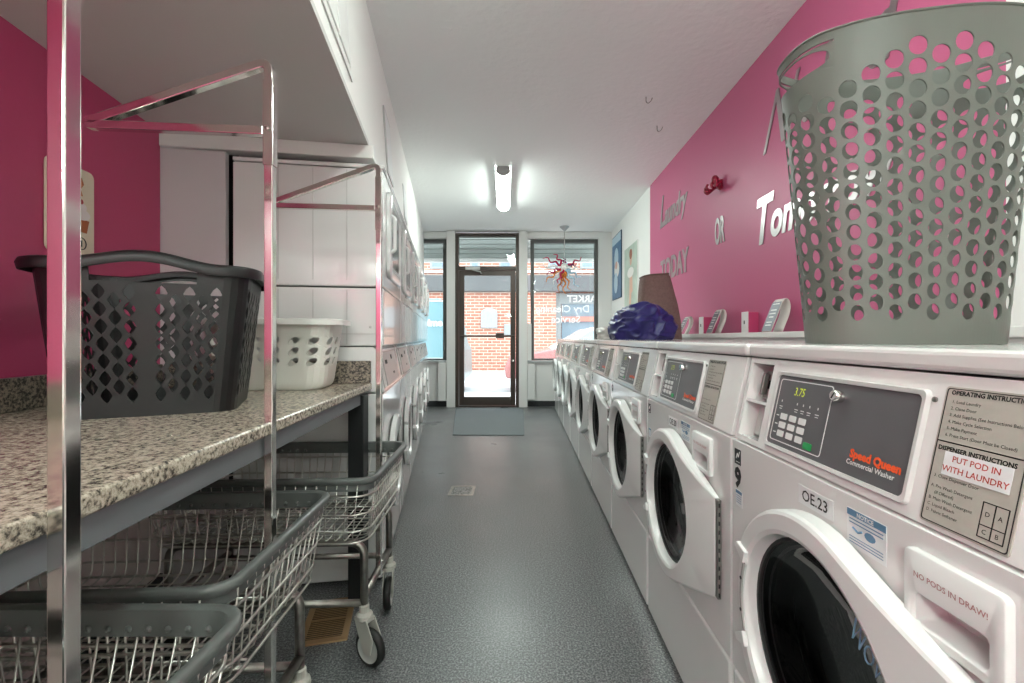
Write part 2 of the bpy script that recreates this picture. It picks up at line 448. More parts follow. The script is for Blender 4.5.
# door
d = struct(bpy.data.objects.new('door_1', None)); C.objects.link(d); d.location = ((DX0+DX1)/2, YF+.02, 0)
hw = (DX1-DX0)/2; DT = 2.63; TZ = H+(338-268)*YF/452
m = MB()
m.box(-hw, -hw+.05, 0, .11, 0, DT); m.box(hw-.05, hw, 0, .11, 0, DT); m.box(-hw+.05, hw-.05, 0, .11, DT-.05, DT); m.box(-hw+.05, hw-.05, 0, .11, TZ-.025, TZ+.03)
m.box(-hw+.05, hw-.05, .02, .11, 0, .02)
m.build('door_frame', BRONZE, d, bevel=.004)
m = MB(); m.box(-hw+.045, hw-.045, .05, .056, TZ+.025, DT-.045); m.build('transom_pane', GLW, d)
lf = MB(); a = hw-.055; b = .075
lf.box(-a, -a+b, .035, .08, .025, TZ-.03); lf.box(a-b, a, .035, .08, .025, TZ-.03); lf.box(-a+b, a-b, .035, .08, TZ-.03-b, TZ-.03); lf.box(-a+b, a-b, .035, .08, .025, .15)
leaf = lf.build('door_leaf', BRONZE, d, bevel=.004)
m = MB(); m.box(-a+b-.006, a-b+.006, .055, .061, .145, TZ-.03-b+.006); m.build('pane', GLW, leaf)
m = MB(); zb = H+(338-336)*YF/452; m.tube([(-a+.02, .01, zb), (a-.02, .01, zb)], .014, 8); m.tube([(-a+.03, .01, zb), (-a+.03, .04, zb)], .01); m.tube([(a-.03, .01, zb), (a-.03, .04, zb)], .01)
m.build('push_bar', BRONZE, leaf, smooth=True)
m = MB(); m.box(.13, a-.17, -.008, .03, zb-.035, zb+.045); m.build('latch_box', BRONZE, leaf, bevel=.006)
m = MB(); m.lathe([(.001, 0), (.018, 0), (.018, .012), (.001, .014)], 16, Matrix.Translation((a-.035, .035, .70)) @ Matrix.Rotation(PI/2, 4, 'X')); m.build('lock_cylinder', CHROME, leaf, smooth=True)
m = MB(); m.box(-a+.1, -a+.32, -.02, .03, TZ-.025, TZ+.02); m.tube([(-a+.2, -.03, TZ-.03), (-a+.33, -.06, TZ-.06), (-a+.34, .03, TZ-.08)], .009, 6); m.build('door_closer', mat('silver closer', (200, 200, 198), .4, .4), d, bevel=.004)
# ------------------------------------------------------------------ street
m = MB(); m.box(-14, 14, YF+.23, 9.2, -.3, -.06); struct(m.build('sidewalk', mat('pale concrete', (226, 226, 224), .9)))
m = MB(); m.box(-14, 14, 9.2, 12.9, -.3, -.17); struct(m.build('street', mat('pale asphalt', (206, 208, 210), .9)))
m = MB(); m.box(-14, 14, 12.9, 16.2, -.3, -.1); m.box(-14, 14, 12.82, 12.9, -.3, -.09); struct(m.build('sidewalk.001', MATS['pale concrete']))
BR = brick_mat('street brick')
YO = 15.8
ox = lambda px: (px-522)*YO/452
oz = lambda py: H+(338-py)*YO/452
bl = thing('brick_building', 'brick building across the street with a grey band and upper windows', 'building', (0, YO, -.1))
dz = .1
m = MB(); m.box(-12, ox(556), 0, 4, 0, 7); m.box(ox(556), 12, .0, 4, oz(286)+dz, 7); m.box(ox(556), 12, .6, 4, 0, oz(286)+dz); m.build('wall', BR, bl)
m = MB(); m.box(-12, 12, -.25, .02, oz(292)+dz, oz(276)+dz); m.build('cornice', mat('grey cornice', (92, 93, 94), .7), bl, bevel=.03)
m = MB(); m.box(-12, 12, -.08, .02, oz(273)+dz, oz(270.5)+dz); m.build('stone_band', mat('pale stone', (226, 222, 216), .8), bl)
BLU = mat('dim blue glass', (120, 138, 150), .2); STW = mat('storefront grey', (150, 156, 158), .7)
for px0, px1 in ((430, 446), (470, 480), (499, 512), (548, 570), (580, 594), (610, 628)):
    m = MB(); m.box(ox(px0), ox(px1), -.05, .03, oz(269)+dz, oz(258)+dz+1.1); f = m.build('window', STW, bl, bevel=.02)
    m = MB(); m.box(ox(px0)+.08, ox(px1)-.08, -.06, .0, oz(269)+dz+.08, oz(258)+dz+1.0); m.build('pane', BLU, f)
m = MB(); m.box(ox(556), ox(562), .4, .62, 0, oz(292)+dz); m.box(ox(562), 9, .45, .62, oz(303)+dz, oz(292)+dz); m.box(ox(562), 9, .5, .62, 0, .9); m.build('shopfront', STW, bl, bevel=.01)
m = MB(); m.box(ox(562), 9, .4, .5, oz(321)+dz, oz(316)+dz); m.build('shop_band', mat('salmon band', (200, 130, 116), .7), bl)
m = MB(); m.box(ox(563), 9, .55, .6, .9, oz(303)+dz); m.build('shop_glass', BLU, bl)
m = MB(); m.prism([(ox(481), oz(328)+dz), (ox(497.5), oz(328)+dz), (ox(497.5), oz(313)+dz)]+[(ox(489.3)+.285*math.cos(t*PI/8), oz(313)+dz+.17*math.sin(t*PI/8)) for t in range(1, 8)]+[(ox(481), oz(313)+dz)], 0, .1, lambda x, y, z: (x, -z, y)); m.build('arched_plaque', mat('grey plaque', (158, 164, 168), .6), bl, bevel=.02)
m = MB(); m.box(ox(504), ox(512), -.05, .0, oz(335)+dz, oz(324)+dz); m.build('meter_box', STW, bl, bevel=.02)
# parked car, seen through the right window
CARP = mat('pale red car paint', (186, 124, 122), .25, coat=.6); CARG = mat('car glass', (150, 165, 170), .1)
car = thing('car', 'pale red car parked at the kerb outside the right shop window', 'car', (1.75, 10.4, -.17))
prof = [(-2.1, .35), (-2.12, .6), (-2.02, .82), (-1.0, 1.0), (-.9, .98), (1.9, 1.0), (2.1, .75), (2.1, .35)]
m = MB(); m.prism([(x, z) for x, z in prof], -.85, .85, lambda x, y, z: (x, z, y)); m.build('body', CARP, car, bevel=.07, seg=3)
m = MB(); top = [(-1.15, .97), (-.35, 1.42), (.1, 1.5), (.9, 1.5), (1.5, 1.36), (1.85, .97)]
m.loops([[(x, -.82 + (z-.97)*.28, z) for x, z in top], [(x, .82-(z-.97)*.28, z) for x, z in top]], True, True, True); m.build('roof', mat('pale car roof', (222, 216, 214), .25, coat=.6), car, bevel=.05, seg=3)
m = MB(); m.prism([(-.85, 1.02), (-.28, 1.37), (.3, 1.41), (.3, 1.02)], -.80, -.70, lambda x, y, z: (x, z-.012+(y-.97)*.22, y)); m.prism([(.38, 1.02), (.38, 1.41), (.95, 1.40), (1.5, 1.02)], -.80, -.70, lambda x, y, z: (x, z-.012+(y-.97)*.22, y)); m.build('side_window', CARG, car)
for wx in (-1.35, 1.35):
    for wy in (-.83, .83):
        m = MB(); m.lathe([(.01, -.1), (.2, -.1), (.31, -.08), (.32, 0), (.31, .08), (.2, .1), (.01, .1)], 20, Matrix.Translation((wx, wy, .325)) @ Matrix.Rotation(PI/2, 4, 'X')); m.build('wheel', TYRE, car, smooth=True)
# teal van
VAN = mat('pale teal van paint', (112, 150, 158), .3, coat=.4)
van = thing('van', 'pale teal delivery van with white lettering outside the left window', 'van', (-2.95, 10.35, -.17))
m = MB(); m.prism([(-2.0, .3), (-2.0, 2.0), (1.2, 2.05), (1.45, 1.9), (1.62, 1.1), (1.70, .95), (1.72, .3)], -.9, .9, lambda x, y, z: (x, z, y)); m.build('body', VAN, van, bevel=.06, seg=3)
m = MB(); m.box(-2.0, 1.7, -.915, -.9, .78, .8); m.box(-2.0, 1.7, -.915, -.9, 1.98, 2.0); m.build('trim_strip', WHITE2, van)
m = MB(); m.prism([(1.34, 1.2), (1.34, 1.75), (1.38, 1.75), (1.5, 1.2)], -.912, -.9, lambda x, y, z: (x, z, y)); m.build('side_window', CARG, van)
text('van_lettering', 'time', .205, WHINK, van, (1.29, -.915, 1.53), (1, 0, 0), (0, 0, 1), bold=.009, lift=.003, align='RIGHT')
for wx in (-1.3, 1.1):
    for wy in (-.86, .86):
        m = MB(); m.lathe([(.01, -.1), (.2, -.1), (.33, -.08), (.34, 0), (.33, .08), (.2, .1), (.01, .1)], 20, Matrix.Translation((wx, wy, .34)) @ Matrix.Rotation(PI/2, 4, 'X')); m.build('wheel', TYRE, van, smooth=True)
# ------------------------------------------------------------------ floor things
m = MB(); yA, yB = H*452/(435.5-338), H*452/(408.5-338)
m.prism([(-.745, yA), (.025, yA-.005), (.022, yB), (-.98, yB)], .0005, .009); tag(m.build('door_mat', MATM, bevel=.003), 'grey carpet mat on the floor in front of the glass door', 'mat')
dr = thing('floor_drain', 'small square metal drain set in the grey floor', 'drain', (-.41, 3.09, 0))
m = MB(); m.loops([[(x, y, z) for x, y in q] for q, z in ((rrect(.085, .1, .01), .0005), (rrect(.085, .1, .01), .003), (rrect(.066, .08, .02), .003), (rrect(.066, .08, .02), .0008))]); m.build('drain_frame', STEEL, dr)
m = MB(); m.prism(rrect(.066, .08, .02), .0004, .0015); m.build('drain_grate', speckle('drain grate', [(.42, (40, 40, 40)), (.55, (150, 150, 148))], 90, .5, 1), dr)
vt = thing('floor_register', 'tan metal floor register with slats beneath the rear laundry cart', 'vent', (-.715, 1.672, 0), math.radians(14))
m = MB(); m.loops([[(x, y, z) for x, y in q] for q, z in ((rrect(.082, .135, .006), .0005), (rrect(.08, .133, .006), .006), (rrect(.06, .11, .004), .006), (rrect(.06, .11, .004), .001))]); m.build('register_frame', COPPER, vt)
m = MB()
for k in range(20): y = -.104+k*.0108; m.box(-.06, .06, y, y+.0042, .0035, .005)
m.box(-.06, .06, -.002, .005, .001, .006); m.build('slats', COPPER, vt)
m = MB(); m.box(-.06, .06, -.11, .11, .0003, .0008); m.build('backing', GAPM, vt)

# ------------------------------------------------------------------ counter
fxc = lambda y: -.503*K-.0775*(y-.435*K)
CT = zc(.862)
cn = thing('folding_counter', 'speckled granite folding counter on a grey steel frame along the pink wall', 'counter', (-.8, .8, 0))
O = Vector((-.8, .8, 0)); ye = 1.795*K; xe = -.613*K
poly = [(fxc(-.8), -.8), (fxc(ye), ye), (xe, faceY(xe)-.004), (pinkX(yc-.012)+.004, faceY(pinkX(yc-.012))-.004), (pinkX(-.8)+.004, -.8)]
m = MB(); m.prism([(x+.8, y-.8) for x, y in poly], CT-.029, CT); m.build('countertop', GRAN, cn, bevel=.006, seg=3)
def strip(a, b, t, z0, z1):
    a, b = Vector((*a, 0)), Vector((*b, 0)); n = Vector((-(b-a).y, (b-a).x, 0)).normalized()*t
    m = MB(); m.prism([tuple((p-O)[:2]) for p in (a, b, b+n, a+n)], z0, z1); return m
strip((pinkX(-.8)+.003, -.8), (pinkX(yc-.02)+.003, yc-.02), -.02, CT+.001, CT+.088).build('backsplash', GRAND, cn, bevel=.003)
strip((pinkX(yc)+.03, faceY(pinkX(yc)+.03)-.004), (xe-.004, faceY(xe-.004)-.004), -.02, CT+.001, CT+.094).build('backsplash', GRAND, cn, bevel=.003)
strip((fxc(-.8)-.012, -.8), (fxc(ye-.01)-.012, ye-.01), .006, CT-.075, CT-.0295).build('steel_angle', RAIL, cn, bevel=.002)
strip((fxc(-.8)-.012, -.8), (fxc(ye-.01)-.012, ye-.01), .05, CT-.036, CT-.0292).build('steel_angle', RAIL, cn)
for (lx, ly) in ((-.632*K, 1.745*K), (-.50, -.55)):
    m = MB(); m.box(lx-.031-O.x, lx+.031-O.x, ly-.03-O.y, ly+.03-O.y, 0, CT-.037); m.build('leg', mat('black steel leg', (34, 35, 36), .45), cn, bevel=.003)
# ------------------------------------------------------------------ machine doors
def hinge_door(parent, cx, cz, R, ri, hx, hh, notch=True, depth=.042, ringmat=DOORW, glassm=None, full=True):
    """teardrop door ring with round window; front of the machine is y=0, outside is -y"""
    N = 120
    hp = hull([(R*math.cos(2*PI*i/60), R*math.sin(2*PI*i/60)) for i in range(60)]+[(hx, hh), (hx, -hh)])
    ths = [2*PI*i/N for i in range(N)]
    ro = []
    for t in ths:
        r = ray_r(hp, t)
        if notch and abs(t-PI) < .40: r = R-.032
        ro.append(r)
    def pt(r, t, y):
        x = r*math.cos(t); k = min(1, max(0, (x-ri*.4)/(hx-ri*.4))); return (cx+x, y*(1-.70*k*k), cz+r*math.sin(t))
    rings = [[pt(ro[i]-.006, t, -.004) for i, t in enumerate(ths)],
             [pt(ro[i], t, -.008) for i, t in enumerate(ths)],
             [pt(ro[i], t, -depth*.80) for i, t in enumerate(ths)],
             [pt(ro[i]-.003, t, -depth*.93) for i, t in enumerate(ths)],
             [pt(ro[i]-.008, t, -depth) for i, t in enumerate(ths)],
             [pt(min(ro[i]-.010, ri+.010), t, -depth-.001) for i, t in enumerate(ths)],
             [pt(ri+.002, t, -depth+.003) for t in ths],
             [pt(ri-.001, t, -depth+.012) for t in ths],
             [pt(ri-.004, t, -.004) for t in ths]]
    m = MB(); m.loops(rings, True, False, False); o = m.build('door_ring', ringmat, parent, smooth='all')
    o.data.set_sharp_from_angle(angle=math.radians(24))
    g = MB(); prof = [(ri-.003, -.012), (ri-.015, -.010), (ri-.03, .002), (ri*.7, .022), (ri*.4, .036), (.01, .04)]
    M = Matrix.Translation((cx, 0, cz)) @ Matrix.Rotation(-PI/2, 4, 'X')
    g.lathe(prof, 48, M, cap1=True); g.build('door_glass', glassm or GLD, parent, smooth='all')
    m = MB(); m.lathe([(ri-.003, -.012), (ri-.003, -.017), (ri-.009, -.017), (ri-.009, -.010)], 48, M); m.build('glass_rim', DARKG if full else CHROME, parent, smooth=True)
    if full and notch:
        m = MB()
        lp = [pt(R-.004, PI+a, 0) for a in (-.38, -.2, -.1, 0, .1, .2, .38)]+[pt(R-.036, PI+a, 0) for a in (.38, .15, 0, -.15, -.38)]
        m.prism([(p[0], p[2]) for p in lp], -.034, -.004, lambda x, y, z: (x, z, y)); m.build('latch_plate', ringmat, parent, bevel=.002)
        m = MB()
        lp = [pt(R-.033, PI+a, 0) for a in (-.36, -.2, -.1, 0, .1, .2, .36)]+[pt(ri+.003, PI+a, 0) for a in (.36, .2, .1, 0, -.1, -.2, -.36)]
        m.prism([(p[0], p[2]) for p in lp], -depth-.0030, -depth+.002, lambda x, y, z: (x, z, y)); o = m.build('latch_strip', mat('latch strip grey', (168, 166, 163), .4), parent, bevel=.001)
        for a in (-.17, .17):
            m = MB(); m.lathe([(.0035, 0), (.0035, -.001), (.001, -.0012)], 8, Matrix.Translation(pt((R-.03+ri)/2, PI+a, -depth-.003)) @ Matrix.Rotation(-PI/2, 4, 'X'), cap1=True)
            m.build('screw', INK, o)
        for sg in (-1, 1):
            m = MB(); q4 = [pt(ri+.004, PI+sg*.37, 0), pt(R-.001, PI+sg*.41, 0), pt(R-.003, PI+sg*.47, 0), pt(ri+.006, PI+sg*.52, 0)]
            m.prism([(p[0], p[2]) for p in q4], -depth-.007, -depth+.004, lambda x, y, z: (x, z, y)); m.build('door_grip', ringmat, parent, bevel=.002)
    dh = depth*.30
    h = MB(); h.box(cx+hx-.006, cx+hx+.010, -dh+.001, -.002, cz-hh, cz+hh); ho = h.build('hinge', HINGE, parent, bevel=.002)
    if full:
        s = MB()
        for k in range(11): z = cz-hh+.012+k*(2*hh-.024)/10; s.box(cx+hx-.0065, cx+hx+.0105, -dh*.75, -dh*.45, z-.0065, z+.0035)
        s.build('hinge_slots', INK, ho)

# ------------------------------------------------------------------ washer (x: along the front, y: into the body, z: up)
WW = .685
SL = .18/math.hypot(.18, .039)
pn = Vector((0, -SL, .039/math.hypot(.18, .039)))
def pp(x, s, d=0): return Vector((x, .003+.039*s, .82+.18*s))+pn*d
pex = Vector((1, 0, 0)); pey = (pp(0, 1)-pp(0, 0)).normalized()
zs = lambda z: (z-.82)/.18
circ = lambda t: (math.cos(t)*.86, math.sin(t)*.86)
def slab(m, x0, x1, z0, z1, d0, d1):
    a, b = zs(z0), zs(z1)
    m.loops([[pp(x0, a, d0), pp(x1, a, d0), pp(x1, b, d0), pp(x0, b, d0)], [pp(x0, a, d1), pp(x1, a, d1), pp(x1, b, d1), pp(x0, b, d1)]], True, True, True)
def ptext(name, s, size, mm, par, x, z, d, **k):
    return text(name, s, size, mm, par, pp(x, zs(z), d), pex, pey, **k)
def ftext(name, s, size, mm, par, x, z, d=.0, **k):
    return text(name, s, size, mm, par, (x, -d, z), (1, 0, 0), (0, 0, 1), **k)
def panel_shell(par, niche=True):
    m = MB(); f = lambda x, s: pp(x, s)
    n0, n1 = .014, .100; a, b = .06, .93
    if niche:
        rect = lambda t: (math.copysign(min(1, abs(1/math.tan(t)) if abs(math.tan(t)) > 1e-9 else 1), math.cos(t))*.82 if True else 0, 0)
        def sq(t):
            c, s = math.cos(t), math.sin(t); k = 1/max(abs(c), abs(s)); return (c*k*.80, s*k*.88)
        m.cell(f, .004, .110, 0, 1, sq, 4)
        # niche walls
        x0, x1 = .057-.053*.80, .057+.053*.80; s0, s1 = .5-.44, .5+.44
        c0 = [pp(x0, s0), pp(x1, s0), pp(x1, s1), pp(x0, s1)]; c1 = [p-pn*.055 for p in c0]
        m.loops([c0, c1], True, False, True)
    else: m.cell(f, .004, .110, 0, 1, None, 1)
    m.cell(f, .110, WW-.004, 0, 1, None, 1)
    for x in (.004, WW-.004): m.face([pp(x, 0), pp(x, 1), (x, .12, 1.0), (x, .12, .82)])
    m.face([pp(.004, 1), pp(WW-.004, 1), (WW-.004, .12, 1.0), (.004, .12, 1.0)])
    m.face([pp(.004, 0), pp(WW-.004, 0), (WW-.004, .12, .82), (.004, .12, .82)])
    return m.build('control_fascia', WHITE, par)
def make_washer():
    t = thing('washing_machine', 'x', 'washing machine', group=None)
    # cabinet
    m = MB(); f = lambda x, z: (x, 0, z)
    cx, cz, rh = .314, .535, .1605
    z0, z1 = .302, .814
    m.cell(f, cx-rh, cx+rh, cz-rh, cz+rh, lambda a: (.985*math.cos(a), .985*math.sin(a)), 10)
    XL, XH = cx-rh, cx+rh
    for q in ((0, XL, z0, z1), (XL, XH, z0, cz-rh), (XL, XH, cz+rh, z1), (XH, WW, z0, .7035), (XH, .486, .7035, .742), (.578, WW, .7035, .742), (XH, WW, .742, z1)): m.cell(f, *q, None, 1)
    sd = [(0, z0), (0, z1), (.012, .818), (.10, .819), (.10, 1.0), (.70, 1.0), (.70, .01), (.02, .01), (.02, z0)]
    for x in (0, WW): m.face([(x, y, z) for y, z in sd])
    n = len(sd)
    for i in range(1, n): a, b = sd[i], sd[(i+1) % n]; m.face([(0, *a), (WW, *a), (WW, *b), (0, *b)])
    m.build('cabinet', WHITE, t, bevel=0)
    m = MB(); m.box(.003, WW-.003, -.001, .02, .012, .296); m.build('kick_panel', WHITE, t, bevel=.007, seg=3)
    m = MB(); m.box(0, WW, .036, .70, 1.003, 1.032); m.build('top_panel', WHITE, t, bevel=.008, seg=3)
    fas = panel_shell(t)
    # coin niche
    x0, x1 = .018, .096
    m = MB(); slab(m, .0146, .0994, .905, .911, -.052, -.002); m.build('coin_shelf', WHITE, t)
    m = MB(); slab(m, .026, .050, .918, .978, -.054, -.028); slab(m, .034, .041, .925, .972, -.028, -.016); cm = m.build('coin_mechanism', HINGE, t, bevel=.002)
    m = MB(); slab(m, .052, .062, .930, .975, -.054, -.045); slab(m, .043, .048, .940, .958, -.0285, -.027); m.build('coin_slot', GAPM, cm)
    m = MB(); slab(m, .022, .044, .838, .902, -.054, -.030); cb = m.build('coin_box', PANELF, t, bevel=.002)
    m = MB(); slab(m, .046, .056, .862, .88, -.0535, -.04); m.build('keyhole', GAPM, cb)
    # control plate
    bx0, bx1, bz0, bz1 = .132, .455, .838, .973
    m = MB()
    def rr(x0, x1, z0, z1, d, r=.008): 
        q = rrect((x1-x0)/2, (z1-z0)/2, r, 4); return [pp((x0+x1)/2+x, zs((z0+z1)/2+y*SL), d) for x, y in q]
    m.loops([rr(bx0-.008, bx1+.008, bz0-.008, bz1+.008, .0002), rr(bx0-.006, bx1+.006, bz0-.006, bz1+.006, .006), rr(bx0, bx1, bz0, bz1, .005), rr(bx0, bx1, bz0, bz1, .0006)]); cbz = m.build('control_bezel', PANELF, t, smooth=True)
    m = MB(); m.loops([rr(bx0, bx1, bz0, bz1, .0004), rr(bx0, bx1, bz0, bz1, .002)], True, True, True); cp = m.build('control_plate', PANELG, t)
    D = .0022
    m = MB(); kx0, kx1, kz0, kz1 = .140, .290, .846, .966
    m.loops([rr(kx0, kx1, kz0, kz1, D, .006), rr(kx0, kx1, kz0, kz1, D+.0004, .006), rr(kx0+.0016, kx1-.0016, kz0+.0016, kz1-.0016, D+.0004, .005), rr(kx0+.0016, kx1-.0016, kz0+.0016, kz1-.0016, D, .005)], cyc=True); m.build('keypad_outline', WHINK, cp)
    ptext('display_digits', '3.75', .0215, LED, cp, .204, .944, D, shear=.15, sx=.85)
    KX = (.172, .200, .228); KZ = (.895, .879, .863)
    for i, kx in enumerate(KX):
        for kz in KZ:
            m = MB(); m.loops([rr(kx-.0098, kx+.0098, kz-.0058, kz+.0058, D, .002), rr(kx-.0098, kx+.0098, kz-.0058, kz+.0058, D+.0012, .002)], True, True, True); m.build('key', KEYW, cp)
    m = MB(); m.loops([rr(.244, .266, .8515, .8635, D, .003), rr(.244, .266, .8515, .8635, D+.0012, .003)], True, True, True); m.build('start_key', GREEN, cp)
    for s, x, z in (('HOT', .178, .898), ('WARM', .208, .898), ('COLD', .238, .898), ('HOT', .178, .878), ('WARM', .208, .878), ('COLD', .238, .878)):
        pass
    m = MB()
    for kz in KZ: slab(m, .148, .156, kz-.001, kz+.001, D, D+.0003)
    for x in (.156, .204, .222, .240, .262): slab(m, x-.001, x+.001, .921, .925, D, D+.0003); slab(m, x-.005, x+.005, .912, .9135, D, D+.0003); slab(m, x-.004, x+.004, .908, .9092, D, D+.0003)
    m.build('print_marks', WHINK, cp)
    ptext('brand_lettering', 'Speed Queen', .0168, ORANGE, cp, .445, .8715, D, align='RIGHT', bold=.0009)
    ptext('brand_lettering', 'Commercial Washer', .0104, WHINK, cp, .437, .859, D, align='RIGHT', bold=.00015)
    M3 = Matrix((( 1, 0, 0, 0), (0, 0, 0, 0), (0, 0, 0, 0), (0, 0, 0, 1)))
    kq = pp(.309, zs(.950), D); rot = Matrix((pex, pey, pn)).transposed().to_4x4()
    m = MB(); m.lathe([(.0001, .014), (.0075, .014), (.0095, .012), (.0095, 0)], 16, Matrix.Translation(kq) @ rot); kl = m.build('key_lock', CHROME, t, smooth=True)
    m = MB(); b = kq+pn*.0143; m.tube([b-pey*.005-pex*.002, b+pey*.005+pex*.002], .0011, 4); m.build('keyhole', INK, kl)
    m = MB(); m.lathe([(.0035, 0), (.0035, .002), (.0001, .003)], 10, Matrix.Translation(pp(.468, zs(.968), 0)) @ rot); m.build('screw', HINGE, t)
    # instruction plate
    ix0, ix1, iz0, iz1 = .481, .583, .823, .988
    m = MB(); m.loops([rr(ix0, ix1, iz0, iz1, .0002, .004), rr(ix0, ix1, iz0, iz1, .0015, .004)], True, True, True); ip = m.build('instruction_plate', INSTR, t)
    d = .0016
    m = MB(); e = .002
    m.loops([rr(ix0+e, ix1-e, iz0+e, iz1-e, d, .003), rr(ix0+e, ix1-e, iz0+e, iz1-e, d+.0003, .003), rr(ix0+e+.001, ix1-e-.001, iz0+e+.001, iz1-e-.001, d+.0003, .003), rr(ix0+e+.001, ix1-e-.001, iz0+e+.001, iz1-e-.001, d, .003)], cyc=True)
    slab(m, ix0+.003, ix1-.003, .9205, .922, d, d+.0003)
    gx, gz = .549, .833
    for q in ((gx, gx+.001, gz, gz+.036), (gx+.013, gx+.014, gz, gz+.036), (gx+.026, gx+.027, gz, gz+.036), (gx, gx+.027, gz, gz+.001), (gx, gx+.027, gz+.0125, gz+.0135), (gx, gx+.027, gz+.036, gz+.037)): slab(m, *q, d, d+.0003)
    m.build('plate_border', INK, ip)
    L = dict(align='LEFT', valign='CENTER')
    ptext('plate_lettering', 'OPERATING INSTRUCTIONS', .0072, INK, ip, ix0+.008, .979, d, bold=.00025, **L)
    for k, s in enumerate(('1. Load Laundry', '2. Close Door', '3. Add Supplies (See Instructions Below)', '4. Make Cycle Selection', '5. Make Payment', '6. Press Start (Door Must be Closed)')):
        ptext('plate_lettering', s, .0052, INK, ip, ix0+.011, .9685-.0078*k, d, **L)
    ptext('plate_lettering', 'DISPENSER INSTRUCTIONS', .0072, INK, ip, ix0+.006, .9135, d, bold=.00025, **L)
    ptext('plate_lettering', '3. Close Dispenser Door', .0052, INK, ip, ix0+.008, .8805, d, **L)
    for k, s in enumerate(('A. Pre Wash Detergent', '    (If Offered)', 'B. Main Wash Detergent', 'C. Liquid Bleach', 'D. Fabric Softener')):
        ptext('plate_lettering', s, .0052, INK, ip, ix0+.007, .8685-.0072*k, d, **L)
    for s, x, z in (('D', .0065, .0247), ('A', .0195, .0247), ('C', .0065, .0065), ('B', .0195, .0065)):
        ptext('plate_lettering', s, .007, INK, ip, gx+x+.0005, gz+z, d)
    # label on cabinet front
    m = MB(); m.box(.010, .038, -.0008, -.0001, .763, .797); sk = m.build('number_sticker', LOGO, t)
    m = MB(); m.tube([(.018, -.001, .776), (.024, -.001, .788), (.028, -.001, .780), (.034, -.001, .793)], .001, 4); m.box(.017, .034, -.001, -.0008, .768, .7695); m.build('sticker_mark', WHINK, sk)
    # drawer
    m = MB(); fz = lambda x, z: (x, -.010, z)
    x0, x1, z0, z1 = .474, .592, .693, .790; hx0, hx1, hz0, hz1 = .486, .578, .7035, .742
    cxh, czh = (hx0+hx1)/2, (hz0+hz1)/2; hw2, hh2 = (hx1-hx0)/2, (hz1-hz0)/2
    q = rrect((x1-x0)/2, (z1-z0)/2, .008, 4); h = rrect(hw2, hh2, .007, 4)
    P3 = lambda q, cx, cz, y: [(cx+x, y, cz+z) for x, z in q]
    cxd, czd = (x0+x1)/2, (z0+z1)/2
    hs = [(x*.93, z*.9) for x, z in h]
    m.loops([P3(q, cxd, czd, -.0002), P3(q, cxd, czd, -.009), P3([(x*.975, z*.97) for x, z in q], cxd, czd, -.0105), P3(h, cxh, czh, -.0105), P3(hs, cxh, czh, -.008), P3(hs, cxh, czh+.004, .03)], True, False, True)
    dw = m.build('dispenser_drawer', DOORW, t, smooth=True)
    ftext('drawer_lettering', 'NO PODS IN DRAW!', .0094, DRAWINK, dw, .533, .7625, .0107, bold=.0001)
    # door and drum
    hinge_door(t, cx, cz, .223, .180, .319, .120)
    M = Matrix.Translation((cx, 0, cz)) @ Matrix.Rotation(-PI/2, 4, 'X')
    m = MB(); m.lathe([(.184, -.002), (.170, -.0015), (.152, .004), (.150, .04), (.19, .055)], 40, M); m.build('gasket', DARKG, t, smooth=True)
    m = MB(); m.lathe([(.185, .06), (.215, .08), (.215, .42), (.19, .45), (.001, .44)], 40, M)
    for k in range(3):
        a = 2*PI*k/3+.5; c, s = math.cos(a), math.sin(a)
        m.loops([[(cx+c*.21-s*w, y, cz+s*.21+c*w) for y, w in ((.09, .03), (.40, .03), (.40, -.03), (.09, -.03))], [(cx+c*.15-s*w, y, cz+s*.15+c*w) for y, w in ((.12, .012), (.37, .012), (.37, -.012), (.12, -.012))]], True, False, True)
    m.build('drum', DRUM, t, smooth=True)
    return t
A0 = .482; WP = .697
wlabel = [
 'white front-load washer with the number 9 sticker, nearest the camera under the grey hamper',
 'white front-load washer just beyond the one stickered 9, its open face hinge side toward the camera',
 'white front-load washer third along the row from the grey hamper',
 'white front-load washer fourth along the row from the grey hamper',
 'white front-load washer in the middle of the row, fifth from the grey hamper',
 'white front-load washer fourth from the street window end of the row',
 'white front-load washer third from the street window end of the row',
 'white front-load washer second from the street window end of the row',
 'white front-load washer last in the row beside the street window']
wlabel[1] = 'white front-load washer labelled OE.20 just beyond the one stickered 9'
w0 = make_washer()
for k in range(1, 9):
    w = dup(w0, (A0, 1.033+WP*k, 0), -PI/2, wlabel[k], 'row of front-load washers')
    W2 = w if k == 1 else (w if False else None) or (W2 if k > 1 else w)
w0.location = (A0, 1.033, 0); w0.rotation_euler = (0, 0, -PI/2); w0['label'] = wlabel[0]; w0['group'] = 'row of front-load washers'
